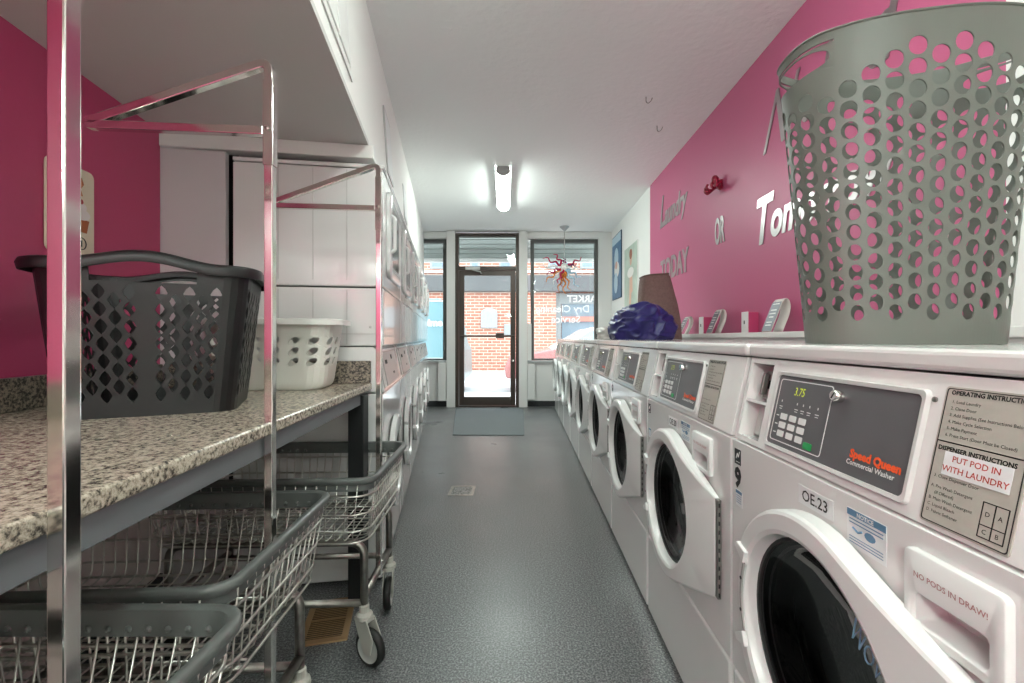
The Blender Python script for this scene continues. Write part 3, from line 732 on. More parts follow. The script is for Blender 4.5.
# stickers of the two nearest washers
for w, code, num in ((w0, 'OE.23', '9'), (W2, 'OE.20', None)):
    m = MB(); m.box(.246, .334, -.0008, -.0001, .760, .792); c = m.build('code_label', PAPER, w, bevel=.0003)
    ftext('code_lettering', code, .0262, INK, c, .29, .776, .0009, bold=.0003)
    if num: ftext('number_lettering', num, .058, INK, w, .0255, .732, .0002, bold=.003, sx=1.0)
    m = MB(); m.box(.016, .044, -.0008, -.0001, .672, .706); c = m.build('blue_label', PAPER, w)
    m = MB(); m.box(.0161, .0439, -.0011, -.0008, .699, .7059)
    m.build('label_strip', LBLUE, c)
    m = MB()
    for q in range(4): m.box(.019, .041, -.0011, -.0008, .694-.005*q, .6952-.005*q)
    m.build('label_lines', LBLUE, c)
    m = MB(); m.box(.364, .436, -.0008, -.0001, .742, .796); c = m.build('notice_label', PAPER, w)
    m = MB(); m.box(.3645, .4355, -.0012, -.0008, .786, .7955); st = m.build('label_strip', LBLUE, c)
    ftext('notice_lettering', 'NOTICE', .0085, WHINK, c, .40, .7905, .0013, bold=.0003)
    m = MB()
    for q in range(2): m.box(.369, .431, -.0012, -.0008, .781-.005*q, .7825-.005*q)
    for q in range(3): m.box(.369, .431, -.0012, -.0008, .756-.004*q, .757-.004*q)
    m.tube([(.376, -.0012, .770), (.386, -.0012, .766), (.394, -.0012, .770)], .0016, 4)
    m.prism([(.408+.010*math.cos(a*PI/6), .768+.006*math.sin(a*PI/6)) for a in range(12)], -.0012, -.0008, lambda x, y, z: (x, z, y))
    m.build('label_lines', LBLUE, c)
m = MB(); slab(m, .497, .572, .884, .911, .0018, .0024); pst = m.build('pod_sticker', PAPER, w0)
ptext('sticker_lettering', 'PUT POD IN', .0098, REDINK, pst, .5345, .9035, .0025, bold=.0001)
ptext('sticker_lettering', 'WITH LAUNDRY', .0098, REDINK, pst, .5345, .8915, .0025, bold=.0001)
WR = mat('pale blue writing', (150, 190, 220), .5); wex = Vector((.80, 0, -.45)); wez = Vector((.28, 0, .85)); wo = Vector((.372, -.002, .612))
m = MB()
for st in ([(0, .055), (.006, .0), (.014, .035), (.022, 0), (.030, .06)], [(.040+.009*math.cos(i*PI/5), .014+.014*math.sin(i*PI/5)) for i in range(11)], [(.054, .034), (.060, 0), (.070, .04)], [(.078, .03), (.072, .018), (.082, .010), (.074, 0)]):
    m.tube([wo+wex*a+wez*b for a, b in st], .0013, 5)
m.build('glass_writing', WR, w0)
ga = MB(); random.seed(5)
for k in range(26): ga.ball((.335+random.uniform(-.12, .12), random.uniform(.12, .36), .365+random.uniform(-.01, .08)), (random.uniform(.03, .06), random.uniform(.03, .06), random.uniform(.015, .035)), 8, 6)
tag(ga.build('laundry', mat('dark red cloth', (104, 34, 44), .9), None, smooth='all'), 'dark red laundry lying in the drum of the nearest washer', 'laundry', kind='stuff')
bpy.data.objects['laundry'].matrix_world = Matrix.Translation((A0, 1.033, 0)) @ Matrix.Rotation(-PI/2, 4, 'Z')

# ------------------------------------------------------------------ stacked dryers
SMOKE = mat('smoked dryer glass', (58, 58, 60), .12)
DRP = mat('dryer control plate', (176, 172, 172), .3)
DW = .688
def make_dryer():
    t = thing('stacked_dryer', 'x', 'dryer')
    DD = .568
    # lower cabinet, upper cabinet
    m = MB(); m.box(0, DW, 0, DD, .058, .815); m.build('lower_cabinet', DRYW, t, bevel=.006)
    m = MB(); m.box(0, DW, .0, DD, 1.255, 1.738); m.build('upper_cabinet', DRYW, t, bevel=.006)
    m = MB(); m.box(-.002, DW+.002, -.004, DD, 1.741, 1.757); m.build('top_panel', DRYW, t, bevel=.004)
    m = MB(); m.box(.003, DW-.003, -.002, DD, 1.012, 1.25); m.build('access_panel', DRYW, t, bevel=.006)
    m = MB(); m.loops([[(x, y, z) for y, z in ((-.008, .82), (.028, .995), (.04, 1.008), (DD, 1.008), (DD, .82))] for x in (.002, DW-.002)], True, True, True); fa = m.build('control_fascia', DRYW, t, bevel=.005)
    g = lambda x, s, d=0: Vector((x, -.008+.036*s-d*.98, .82+.175*s+d*.2))
    m = MB()
    def sl(x0, x1, a, b, d0, d1): m.loops([[g(x0, a, d0), g(x1, a, d0), g(x1, b, d0), g(x0, b, d0)], [g(x0, a, d1), g(x1, a, d1), g(x1, b, d1), g(x0, b, d1)]], True, True, True)
    sl(.10, .56, .10, .92, .001, .005); cp = m.build('control_plate', DRP, t, bevel=.001)
    m = MB()
    for x in (.15, .18): sl(x, x+.02, .62, .72, .005, .008)
    sl(.36, .40, .70, .82, .005, .0065); sl(.36, .40, .3, .36, .005, .0065); m.build('key', INK, cp)
    m = MB(); sl(.016, .085, .1, .92, .001, .003); m.build('coin_plate', PANELF, t)
    hinge_door(t, .335, .46, .215, .150, .298, .118, True, .03, DRYW, SMOKE, False)
    # upper door: rounded square with recessed window and pull
    q = rrect(.235, .19, .05, 6); z0 = 1.50
    P3 = lambda q, s, y: [(.335+x*s, y, z0+z*s) for x, z in q]
    m = MB(); m.loops([P3(q, 1, -.001), P3(q, 1, -.014), P3(q, .97, -.020), P3(q, .74, -.020), P3(q, .70, -.012), P3(q, .60, -.010)], True, False, True); m.build('upper_door', DRYW, t, smooth=True)
    m = MB(); m.loops([P3(q, .66, -.0125), P3(q, .65, -.0135)], True, True, True); m.build('door_glass', SMOKE, t)
    m = MB(); m.tube(bend([(.12, -.018, 1.42), (.12, -.034, 1.43), (.12, -.034, 1.57), (.12, -.018, 1.58)], .02), .009, 8); m.build('handle', DRYW, t, smooth=True)
    m = MB(); m.box(.572, .584, -.018, -.001, 1.36, 1.64); m.build('hinge', HINGE, t)
    m = MB()
    for y, w in ((.14, .003), (.27, .003), (.40, .003)): m.box(-.0012, 0, y, y+w, 1.28, 1.73); m.box(-.0012, 0, y, y+w, 1.02, 1.24)
    m.build('side_crease', mat('panel crease', (196, 194, 192), .4), t)
    m = MB(); m.box(-.0015, 0, .02, .55, 1.06, 1.063); m.lathe([(.006, 0), (.005, .002), (.001, .003)], 8, Matrix.Translation((0, .05, 1.09)) @ Matrix.Rotation(-PI/2, 4, 'Y')); m.build('side_trim', MATS['panel crease'], t)
    m = MB(); m.box(.012, DW-.012, .012, .06, .0435, .0595); m.build('plinth', COVE, t)
    return t
dl = ['white stacked dryer nearest the granite counter, its plain side facing the camera',
      'white stacked dryer second from the granite counter', 'white stacked dryer third from the granite counter',
      'white stacked dryer third from the street window', 'white stacked dryer second from the street window',
      'white stacked dryer at the far end of the row by the street window']
rz = PI/2+ang
d0 = make_dryer()
for o in d0.children_recursive:
    for v in o.data.vertices: v.co = (v.co.x*K, v.co.y*K, max(.0, zc(v.co.z)))
for k in range(1, 6): dup(d0, L0+U*(.694*K*k), rz, dl[k], 'row of stacked dryers')
d0.location = L0; d0.rotation_euler = (0, 0, rz); d0['label'] = dl[0]; d0['group'] = 'row of stacked dryers'
# framed notices above the dryers
for y, z0, z1, w, nm in ((2.55, 1.98, 2.36, .26, 'thin framed notice on the upper left wall above the near dryers'), (3.55, 1.99, 2.26, .25, 'thin framed notice on the upper left wall above the far dryers')):
    b0 = wp(y, z0); t = thing('framed_notice', nm, 'notice', b0)
    def pl(mb, ya, yb, za, zb, d0, d1):
        mb.loops([[wp(yy, z, d)-b0 for yy, z in ((ya, za), (yb, za), (yb, zb), (ya, zb))] for d in (d0, d1)], True, True, True)
    m = MB(); pl(m, y, y+w, z0, z1, .001, .012); m.build('frame', mat('pale grey frame', (186, 184, 184), .4), t, bevel=.002)
    m = MB(); pl(m, y+.02, y+w-.02, z0+.02, z1-.02, .012, .0135); m.build('sheet', PAPER, t)

# ------------------------------------------------------------------ laundry carts
def make_cart():
    t = thing('laundry_cart', 'x', 'laundry cart')
    a, b, ZR, ZBm = .355, .245, .62, .405
    A2, B2 = .325, .215
    q = rrect(a, b, .05, 6); N = len(q)
    def off(q, d):
        o = []
        for i in range(len(q)):
            p, n = Vector(q[i-1]), Vector(q[(i+1) % len(q)]); tt = (n-p).normalized(); o.append((q[i][0]+tt.y*d, q[i][1]-tt.x*d))
        return o
    m = MB(); rings = []
    for d, z in ((-.004, ZR), (.005, ZR), (.009, ZR-.003), (.010, ZR-.010), (.008, ZR-.018), (.002, ZR-.022), (-.004, ZR-.024), (-.005, ZR-.043), (-.011, ZR-.043), (-.011, ZR-.016), (-.009, ZR-.003)):
        rings.append([(x, y, z) for x, y in off(q, d)])
    m.loops(rings, True, cyc=True)
    for x in [-.30+.0315*k for k in range(20)]:
        for s in (-1, 1): m.ball((x, s*(b-.0115), ZR-.031), (.006, .004, .006), 6, 4)
    m.build('rim_bumper', RIM, t, smooth=True)
    m = MB(); r = .0021
    for k in range(21):
        x = -.31+.031*k; xb = x*A2/a
        m.tube(bend([(x, -b+.004, ZR-.02), (xb, -B2, ZBm+.012), (xb, -B2+.03, ZBm), (xb, B2-.03, ZBm), (xb, B2, ZBm+.012), (x, b-.004, ZR-.02)], .03, 2), r, 5)
    for k in range(14):
        y = -.2015+.031*k; yb = y*B2/b
        m.tube(bend([(-a+.004, y, ZR-.02), (-A2, yb, ZBm+.012), (-A2+.03, yb, ZBm), (A2-.03, yb, ZBm), (A2, yb, ZBm+.012), (a-.004, y, ZR-.02)], .03, 2), r, 5)
    m.build('wire_basket', WIRE, t, smooth='all')
    m = MB()
    for z in (.56, .50, .445, .408):
        k = (z-ZBm)/(ZR-ZBm); aa, bb = A2+(a-A2)*k+.002, B2+(b-B2)*k+.002
        m.tube([(x, y, z) for x, y in rrect(aa, bb, .06, 5)], .0033, 6, closed=True)
    for y in (-.11, 0, .11): m.tube([(-A2, y, ZBm-.004), (A2, y, ZBm-.004)], .0028, 6)
    m.build('basket_ring', WIRE, t, smooth='all')
    LX, LY = .305, .160; R = .0125
    for s in (-1, 1):
        m = MB(); m.tube(bend([(-LX, s*LY, .165), (-LX, s*LY, .388), (LX, s*LY, .388), (LX, s*LY, .165)], .05, 6), R, 10); m.build('leg_frame', STEEL, t, smooth='all')
        m = MB(); m.tube([(s*LX, -LY, .215), (s*LX, LY, .215)], R, 10); m.build('side_rail', STEEL, t, smooth='all')
        m = MB(); m.tube([(-LX, s*LY, .192), (LX, s*LY, .192)], R*.9, 10); m.build('cross_rail', STEEL, t, smooth='all')
    random.seed(3)
    for sx in (-1, 1):
        for sy in (-1, 1):
            ca = bpy.data.objects.new('caster', None)
            an = {(1, -1): -.55, (1, 1): -1.45, (-1, -1): -.9, (-1, 1): -1.2}[(sx, sy)]
            M = Matrix.Translation((sx*LX, sy*LY, 0)) @ Matrix.Rotation(an, 4, 'Z')
            # wheel trails along local +x
            wc = (.028, 0, .0585)
            h = MB(); h.lathe([(.012, .19), (.016, .185), (.016, .165), (.026, .158), (.028, .145), (.020, .138)], 16, Matrix.Translation((sx*LX, sy*LY, 0)))
            for s in (-1, 1):
                h.prism([(-.028, .148), (.030, .148), (.058, .095), (.046, .046), (.018, .044), (-.008, .100)], s*.017-.002, s*.017+.002, lambda x, y, z: M @ Vector((x, z, y)))
            h.box(-.026, .028, -.019, .019, .138, .150, M)
            co_ = h.build('caster_fork', CAST, t, bevel=.0015)
            W = M @ Matrix.Translation(wc) @ Matrix.Rotation(PI/2, 4, 'X')
            h = MB(); h.lathe([(.044, -.013), (.052, -.013), (.0575, -.008), (.0585, 0), (.0575, .008), (.052, .013), (.044, .013)], 28, W); h.build('wheel', TYRE, co_, smooth='all')
            h = MB(); h.lathe([(.003, -.016), (.012, -.016), (.014, -.009), (.026, -.006), (.040, -.009), (.0435, -.0135), (.0435, .0135), (.040, .009), (.026, .006), (.014, .009), (.012, .016), (.003, .016)], 28, W); h.build('wheel_hub', HUB, co_, smooth=True)
    # hanging pole with triangular arm
    w = .0095; px = .309
    m = MB(); m.tube(bend([(px, 0, .20), (px, 0, 1.664), (px-.40, 0, 1.514), (px-.012, 0, 1.508)], .028, 6), w, 4, square=True); m.build('hanging_pole', CHROME, t, bevel=.002)
    m = MB(); m.tube([(px, 0, 1.43), (px, 0, 1.62)], w+.0016, 4, square=True); m.build('pole_sleeve', CHROME, t, bevel=.001)
    m = MB(); m.lathe([(.001, .006), (.005, .005), (.006, 0)], 10, Matrix.Translation((px, -.0115, 1.51)) @ Matrix.Rotation(PI/2, 4, 'X')); m.build('bolt', STEEL, t)
    m = MB(); m.lathe([(.001, .006), (.005, .005), (.006, 0)], 10, Matrix.Translation((px+.0095, 0, .25)) @ Matrix.Rotation(PI/2, 4, 'Y')); m.build('bolt', STEEL, t)
    return t
cl = ['wire laundry cart nearest the camera at the lower left, its pole running out of view',
      'wire laundry cart in the middle of the three beside the granite counter',
      'wire laundry cart farthest from the camera, standing next to the dryers']
c0 = make_cart()
dup(c0, (-.874, .999, 0), math.radians(3), cl[1], 'wire laundry carts with hanging poles')
dup(c0, (-.820, 1.603, 0), math.radians(2.5), cl[2], 'wire laundry carts with hanging poles')
c0.location = (-.789, .474, 0); c0['label'] = cl[0]; c0['group'] = 'wire laundry carts with hanging poles'

# ------------------------------------------------------------------ baskets
def outline(fn, n=400):
    pts = [fn(2*PI*i/n) for i in range(n)]; L = [0]
    for i in range(n): a, b = pts[i], pts[(i+1) % n]; L.append(L[-1]+math.hypot(a[0]-b[0], a[1]-b[1]))
    T = L[-1]
    def at(u):
        u = (u % 1)*T; lo, hi = 0, n
        while hi-lo > 1:
            md = (lo+hi)//2
            if L[md] <= u: lo = md
            else: hi = md
        k = (u-L[lo])/max(1e-9, L[lo+1]-L[lo]); a, b = pts[lo], pts[(lo+1) % n]
        return (a[0]+(b[0]-a[0])*k, a[1]+(b[1]-a[1])*k)
    return at, T
def supere(a, b, e):
    def f(t):
        c, s = math.cos(t), math.sin(t); return (math.copysign(abs(c)**(2/e), c)*a, math.copysign(abs(s)**(2/e), s)*b)
    return f
# grey hamper with round holes
hp = thing('laundry_hamper', 'tall grey plastic hamper with round holes standing on the nearest washers', 'laundry hamper', (.825, .9865, 1.0325), math.radians(-9.8))
HH = .6433; NC = 30; PV = .0640
hat_, HT = outline(supere(.2398, .1262, 2.27))
def hf(u, v):
    x, y = hat_(u); k = .763+.237*v
    e = max(0, (abs(x)/.2398-.8)/.2)
    return (k*x, k*y, HH*v-.012*e*e*max(0, v-.72)/.28)
m = MB()
def rad(hu, hv): return lambda t: (hu*math.cos(t), hv*math.sin(t))
HCOL = {12: 1, 13: 0, 14: 0, 15: 0, 16: 0, 17: 0, 27: 1, 28: 0, 29: 0, 0: 0, 1: 0, 2: 0}
def slot(t):
    c, q = math.cos(t), math.sin(t); return (.93*math.copysign(abs(c)**.7, c), .88*math.copysign(abs(q)**.75, q))
for k in range(NC):
    a, b = k/NC, (k+1)/NC
    v0 = .068+(PV/2 if k % 2 else 0); ca = abs(hat_((a+b)/2)[0])/.2398
    vt = .862 if k in HCOL else (.945 if ca < .45 else .90)
    m.cell(hf, a, b, 0, v0, None, 4); v = v0
    while v+PV < vt:
        m.cell(hf, a, b, v, v+PV, rad(.71+.13*v, .77+.13*v), 6); v += PV
    if k in HCOL:
        m.cell(hf, a, b, v, .885, None, 6)
        if HCOL[k]: m.cell(hf, a, a+6/NC, .885, .965, slot, 36)
        m.cell(hf, a, b, .972, 1, None, 6)
    else: m.cell(hf, a, b, v, 1, None, 6)
m.build('hamper_wall', HAMP, hp, solid=.0028, off=-1)
m = MB(); m.tube([Vector(hf(i/88, 1))+Vector((0, 0, .001)) for i in range(88)], .0028, 6, closed=True); m.build('rim', HAMP, hp, smooth='all')
m = MB(); m.prism([tuple(.763*q for q in hat_(i/66)) for i in range(66)], 0, .004); m.build('bottom', HAMP, hp)

def rrfn(a, b, r):
    q = rrect(a, b, r, 10); n = len(q)
    P = [Vector(p) for p in q]; L = [0]
    for i in range(n): L.append(L[-1]+(P[(i+1) % n]-P[i]).length)
    T = L[-1]
    # start u=0 at middle of the -y side
    def atu(u):
        s = ((u*T) + L[-1] - (a-r)) % T
        for i in range(n):
            if L[i] <= s <= L[i+1]+1e-9:
                k = (s-L[i])/max(1e-9, L[i+1]-L[i]); p = P[i].lerp(P[(i+1) % n], k); return (p.x, p.y)
        return tuple(P[0])
    return atu, T
def sweep_rim(prof, atf, kx, ky, zfun, n=96):
    """closed rim swept along scaled outline; prof = [(outward, dz)]"""
    rings = []
    pts = []
    for i in range(n):
        u = i/n; x, y = atf(u); x2, y2 = atf(u+.004); x1, y1 = atf(u-.004)
        tx, ty = (x2-x1)*kx, (y2-y1)*ky; l = math.hypot(tx, ty) or 1
        pts.append((x*kx, y*ky, ty/l, -tx/l, zfun(u)))
    for o, dzz in prof: rings.append([(x+nx*o, y+ny*o, z+dzz) for x, y, nx, ny, z in pts])
    m = MB(); m.loops(rings, cyc=True); return m
# black basket
bb = thing('laundry_basket', 'large black plastic laundry basket with diamond holes on the granite counter', 'laundry basket', ((-.957+.0145)*K, (1.231-.032)*K, CT+.0002), math.radians(25)); bb.scale = (K, K, K)
A, B, R0 = .172, .155, .045; BH = .352
atb, TB = rrfn(A, B, R0)
def bf(u, v):
    x, y = atb(u); return (x*(1+.22*v), y*(1+.13*v), BH*v)
dia = lambda t: tuple(.90*c/(abs(math.cos(t))**1.3+abs(math.sin(t))**1.3)**(1/1.3) for c in (math.cos(t), math.sin(t)))
m = MB()
cw = .0228/TB
# centre of each side in u: front 0, right, back, left
sides = [0, (2*A/2-R0+PI/2*R0+(B-R0))/TB, .5, 1-(A-R0+PI/2*R0+(B-R0))/TB]
edges = []
for i, sc in enumerate(sides):
    half = ((A if i % 2 == 0 else B)-R0*.7)/TB
    for sg in (-1, 1): edges.append((sc, sg))
cols = []
for sc in sides:
    for sg in (-1, 1):
        s0 = sc+sg*.014/TB
        for k in range(5):
            a, b = sorted((s0+sg*cw*k, s0+sg*cw*(k+1))); cols.append((a, b, k))
cols.sort(); cur = cols[0][0]; first = cur
DV = .112
for a, b, k in cols:
    if a > cur+1e-6:
        ctr = min(abs(((a+cur)/2-c+.5) % 1-.5) for c in (0, .5)) < .01/TB
        for q in range(4): m.cell(bf, cur+(a-cur)*q/4, cur+(a-cur)*(q+1)/4, 0, .885 if ctr else 1, None, 1)
    v = .09+(DV/2 if k % 2 else 0)
    m.cell(bf, a, b, 0, v, None, 1)
    while v+DV < .875: m.cell(bf, a, b, v, v+DV, dia, 2); v += DV
    top = v
    near_front = min(abs(((a+b)/2-c+.5) % 1-.5) for c in (0, .5)) < .082/TB
    if near_front:
        m.cell(bf, a, b, top, .885, None, 1)
    else: m.cell(bf, a, b, top, .97, None, 1)
    cur = b
if first+1 > cur+1e-6:
    for q in range(4): m.cell(bf, cur+(first+1-cur)*q/4, cur+(first+1-cur)*(q+1)/4, 0, 1, None, 1)
m.build('basket_wall', BLKP, bb, solid=.003, off=-1)
def arch(u):
    d = min(abs((u-c+.5) % 1-.5) for c in (0, .5))*TB*1.2; return BH+(.024*(.5+.5*math.cos(d/.15*PI)) if d < .15 else 0)
sweep_rim([(.0, -.010), (.002, .004), (.010, .008), (.021, .004), (.025, -.006), (.022, -.020), (.018, -.020), (.018, -.006), (.009, -.002)], atb, 1.215, 1.125, arch, 140).build('rim', BLKP, bb, smooth=True)
m = MB(); m.prism([atb(i/80) for i in range(80)], 0, .004); m.build('bottom', BLKP, bb)
m = MB(); m.box(A*1.25+.006, A*1.25+.03, B*.55, B*.75, BH-.05, BH-.02); m.build('rim_lug', BLKP, bb, bevel=.004)
# white basket
wb = thing('laundry_basket', 'white plastic laundry basket with oval holes at the end of the granite counter', 'laundry basket', (-.898*K, 1.655*K, CT+.0002), math.radians(7)); wb.scale = (K, K, K)
A1, B1 = .186, .092; WH = .245
atw, TW = rrfn(A1, B1, .05)
def wf(u, v):
    x, y = atw(u); k = min(1, v/.14); rnd = .90+.10*math.sqrt(max(0, 1-(1-k)**2)); return (x*(rnd+.18*v), y*(rnd+.18*v), WH*v)
leafh = lambda t: (lambda c, s: (.66*(c*.85+s*.25), .84*(s*.92+c*.20)))(math.cos(t), math.sin(t))
m = MB(); NW = 18
for k in range(NW):
    a, b = k/NW, (k+1)/NW; xm, ym = atw((a+b)/2)
    solidc = abs(xm) > A1-.03 and abs(ym) > B1-.03
    if solidc or k % NW in ():
        for i in range(4):
            for j, (c, d) in enumerate(((0, .05), (.05, .1), (.1, .16), (.16, .6), (.6, 1))): m.cell(wf, a+(b-a)*i/4, a+(b-a)*(i+1)/4, c, d, None, 1)
        continue
    for c, d in ((0, .05), (.05, .1), (.1, .16), (.16, .33)): m.cell(wf, a, b, c, d, None, 3)
    for j in range(3): m.cell(wf, a, b, .33+.15*j, .48+.15*j, leafh, 5)
    m.cell(wf, a, b, .78, 1, None, 3)
m.build('basket_wall', WHTP, wb, solid=.0025, off=-1)
sweep_rim([(-.002, -.004), (0, .004), (.014, .006), (.026, .002), (.027, -.016), (.024, -.016), (.022, -.002), (.012, .002)], atw, 1.18, 1.18, lambda u: WH, 110).build('rim', mat('bright white rim', (236, 235, 230), .3), wb, smooth=True)
m = MB(); m.prism([atw(i/80) for i in range(80)], 0, .004, lambda x, y, z: (x*.9, y*.9, z)); m.build('bottom', WHTP, wb)

# ------------------------------------------------------------------ things on the washers
def blob(name, mm, r, seed, amp, freq, flat, loc, subd=5, rz=0):
    bm = bmesh.new(); bmesh.ops.create_icosphere(bm, subdivisions=subd, radius=1)
    off = Vector((seed*7.1, seed*3.3, seed*1.7))
    for v in bm.verts:
        p = v.co.copy(); n1 = noise.noise(p*freq+off); n2 = abs(noise.noise(p*freq*2.2+off*2)); n3 = noise.noise(p*freq*5+off)
        n4 = 1-abs(noise.noise(Vector((p.x*2.2, p.y*2.2, p.z*4))*freq+off*1.3)); k = 1+amp*(n1*.9-n2*.22+.2)+amp*.26*(n4**5-.3)
        q = Vector((p.x*r[0]*k, p.y*r[1]*k, p.z*r[2]*k))
        q.z += r[2]*flat
        if q.z < 0: q.z *= .02
        v.co = q
    me = bpy.data.meshes.new(name); bm.to_mesh(me); bm.free(); me.materials.append(mm)
    for p in me.polygons: p.use_smooth = True
    o = bpy.data.objects.new(name, me); C.objects.link(o); o.location = loc; o.rotation_euler = (0, 0, rz); return o
def at_(px, py, Y): return Vector(((px-522)*Y/452, Y, H+(338-py)*Y/452))
tag(blob('laundry_bag', NAVY, (.155, .18, .125), 4, .42, .95, .55, (.700, 2.62, 1.035), 6), 'crumpled navy blue nylon laundry bag on top of the washers', 'laundry bag')
tag(blob('plastic_bag', mat('pale grey plastic', (196, 194, 188), .3), (.07, .08, .05), 9, .5, 1.6, .6, (.60, 3.22, 1.035), 4), 'small crumpled pale plastic bag beyond the navy laundry bag', 'bag')
# tall brown fabric hamper, tapered with a bulging right side
bs = thing('fabric_hamper', 'tall brown woven fabric hamper standing on the washers behind the navy bag', 'laundry hamper', (.97, 3.30, 1.034))
prof = [(-.125, .185, 0), (-.122, .178, .12), (-.118, .155, .25), (-.112, .125, .36), (-.105, .10, .44), (-.10, .086, .462)]
m = MB(); rings = []
for x0, x1, z in prof: rings.append([((x0+x1)/2+(x1-x0)/2*math.copysign(abs(math.cos(t))**.55, math.cos(t)), .10*math.copysign(abs(math.sin(t))**.55, math.sin(t))*(1-.25*z), z+(.01*math.cos(t) if z > .4 else 0)) for t in [2*PI*i/40 for i in range(40)]])
m.loops(rings, True, True, True); m.build('fabric_body', BROWN, bs, smooth=True)
m = MB(); m.tube([Vector(p)+Vector((0, 0, .001)) for p in rings[-1]], .006, 6, closed=True); m.build('hem', mat('brown hem', (112, 88, 82), .9), bs, smooth='all')
# ledge behind the washers and things on it
m = MB(); m.box(1.225, XR, -1, 4.80, 1.045, 1.075); struct(m.build('trim_9', WALLW, bevel=.003))
m = MB(); m.box(1.235, XR, -1, 4.80, 0, 1.0445); struct(m.build('wall_right.002', WALLW))
def stand(px, Y, h, label):
    t = thing('sign_stand', label, 'sign', (1.262, Y, 1.0755), group='curled sign stands on the ledge')
    w = .085; k = h/.165
    # ribbon profile (x toward the wall, z up); curls over at the top and back down
    pr = bend([(-.03, 0), (.028*k, .155*k), (.05*k, .17*k), (.066*k, .155*k), (.066*k, .11*k), (.022*k, .0)], .03*k, 6)if False else None
    pts = [(-.030, .002), (.0, .075*k), (.028, .150*k), (.044, .168*k), (.060, .160*k), (.068, .130*k), (.062, .085*k), (.045, .045*k), (.028, .002)]
    q = bend([(a, 0, b) for a, b in pts], .03, 4)
    m = MB(); m.loops([[(p.x, s-.3*p.z*0, p.z) for p in q] for s in (-w/2, w/2)], False); o = m.build('curled_card', mat('white card', (226, 222, 216), .5), t, solid=.003, off=0, smooth='all')
    n = Vector((-.93, 0, .36)); a = Vector((-.030, 0, .004)); b = Vector((.028, 0, .150*k)); nn = Vector((-(b-a).z, 0, (b-a).x)).normalized()*.003
    m = MB(); m.loops([[a+nn*s+Vector((0, -w/2+.002, 0)), a+nn*s+Vector((0, w/2-.002, 0)), b+nn*s+Vector((0, w/2-.002, 0)), b+nn*s+Vector((0, -w/2+.002, 0))] for s in (.7, 1.1)], True, True, True)
    o2 = m.build('printed_face', mat('grey printed card', (118, 122, 132), .35), t)
    m = MB()
    for j, (f0, ww) in enumerate(((.93, .06), (.72, .05), (.6, .055), (.48, .04), (.3, .05), (.2, .05))):
        p = a.lerp(b, f0); e = (b-a).normalized()*.003
        m.loops([[p+nn*s+Vector((0, -ww/2, 0))-e, p+nn*s+Vector((0, ww/2, 0))-e, p+nn*s+Vector((0, ww/2, 0))+e, p+nn*s+Vector((0, -ww/2, 0))+e] for s in (1.1, 1.25)], True, True, True)
    m.build('print_lines', WHINK, o2)
stand(776, 2.28, .165, 'curled white sign stand with grey printed face nearest the grey hamper')
stand(716, 2.98, .155, 'curled white sign stand between the two pink socket boxes')
stand(690, 3.55, .135, 'small curled white sign stand farthest from the grey hamper')
for i, (Y, lab) in enumerate(((2.63, 'pink socket box with white cover plate between the two larger sign stands'), (3.27, 'pink socket box with white cover plate beside the farthest sign stand'))):
    t = thing('socket_box', lab, 'socket', (XR, Y, 1.076), group='socket boxes on the pink wall')
    m = MB(); m.box(-.06, -.001, -.036, .036, .0, .118); m.build('box', PINK, t, bevel=.003)
    m = MB(); m.box(-.066, -.0605, -.038, .038, -.0, .121); p = m.build('cover_plate', WHITE2, t, bevel=.002)
    m = MB(); m.box(-.068, -.066, -.005, .005, .05, .07); m.build('switch', INK, p)
# ------------------------------------------------------------------ pink wall lettering and octopus hook
EX, EY = (0, -1, 0), (0, 0, 1)
def wallword(s, y, z, size, label, **k):
    o = text('wall_lettering', s, size, SILVER, None, (XR, y, z), EX, EY, lift=.001, align='LEFT', valign='BOTTOM_BASELINE', depth=.002, res=4, **k)
    return tag(o, label, 'lettering', 'silver lettering on the pink wall')
def gapfit(): pass
wallword('L', 4.46, 2.12, .42, 'silver letter L starting the word Laundry high on the pink wall', shear=.35, sx=.75, bold=.006)
wallword('aundry', 4.31, 2.12, .27, 'silver script letters aundry high on the pink wall', shear=.35, sx=.75, bold=.006)
wallword('TODAY', 4.42, 1.60, .27, 'silver capitals TODAY low on the pink wall', sx=.78, bold=.008)
wallword('OR', 3.18, 1.70, .25, 'silver word OR beneath the octopus hook', sx=.42, bold=.006)
wallword('T', 2.645, 1.585, .36, 'large silver letter T of the word Tomorrow left of the grey hamper', shear=.25, sx=.75, bold=.010)
wallword('omorrow', 2.475, 1.60, .27, 'silver script letters omorrow running behind the grey hamper', shear=.25, sx=.75, bold=.009)
wallword('N', 2.57, 2.07, .44, 'tall silver letter N of the word Naked above the grey hamper', shear=.6, sx=.75, bold=-.002)
wallword('aked', 2.20, 2.09, .38, 'silver script letters aked partly hidden behind the grey hamper', shear=.3, sx=.75, bold=.006)
oc = thing('octopus_hook', 'crimson octopus shaped wall hook on the pink wall', 'hook', (XR, 3.08, 2.06))
m = MB(); m.ball((-.045, 0, .06), (.026, .026, .034), 14, 10); m.ball((-.03, 0, .028), (.024, .022, .022), 12, 8); m.box(-.02, -.001, -.02, .02, .0, .06)
for dy, s in ((.0, 1), (.03, .9), (-.03, .9), (.055, .75), (-.055, .75)):
    m.tube(bend([(-.02, dy*.3, .03), (-.05, dy, .0), (-.085*s, dy*1.5, -.012), (-.105*s, dy*1.7, .01), (-.095*s, dy*1.7, .03)], .02, 4), [.012]*2+[.010]*10+[.007]*5, 8) if False else m.tube(bend([(-.02, dy*.3, .03), (-.05, dy, .0), (-.085*s, dy*1.5, -.012), (-.105*s, dy*1.7, .01), (-.095*s, dy*1.7, .03)], .02, 4), .0085, 8)
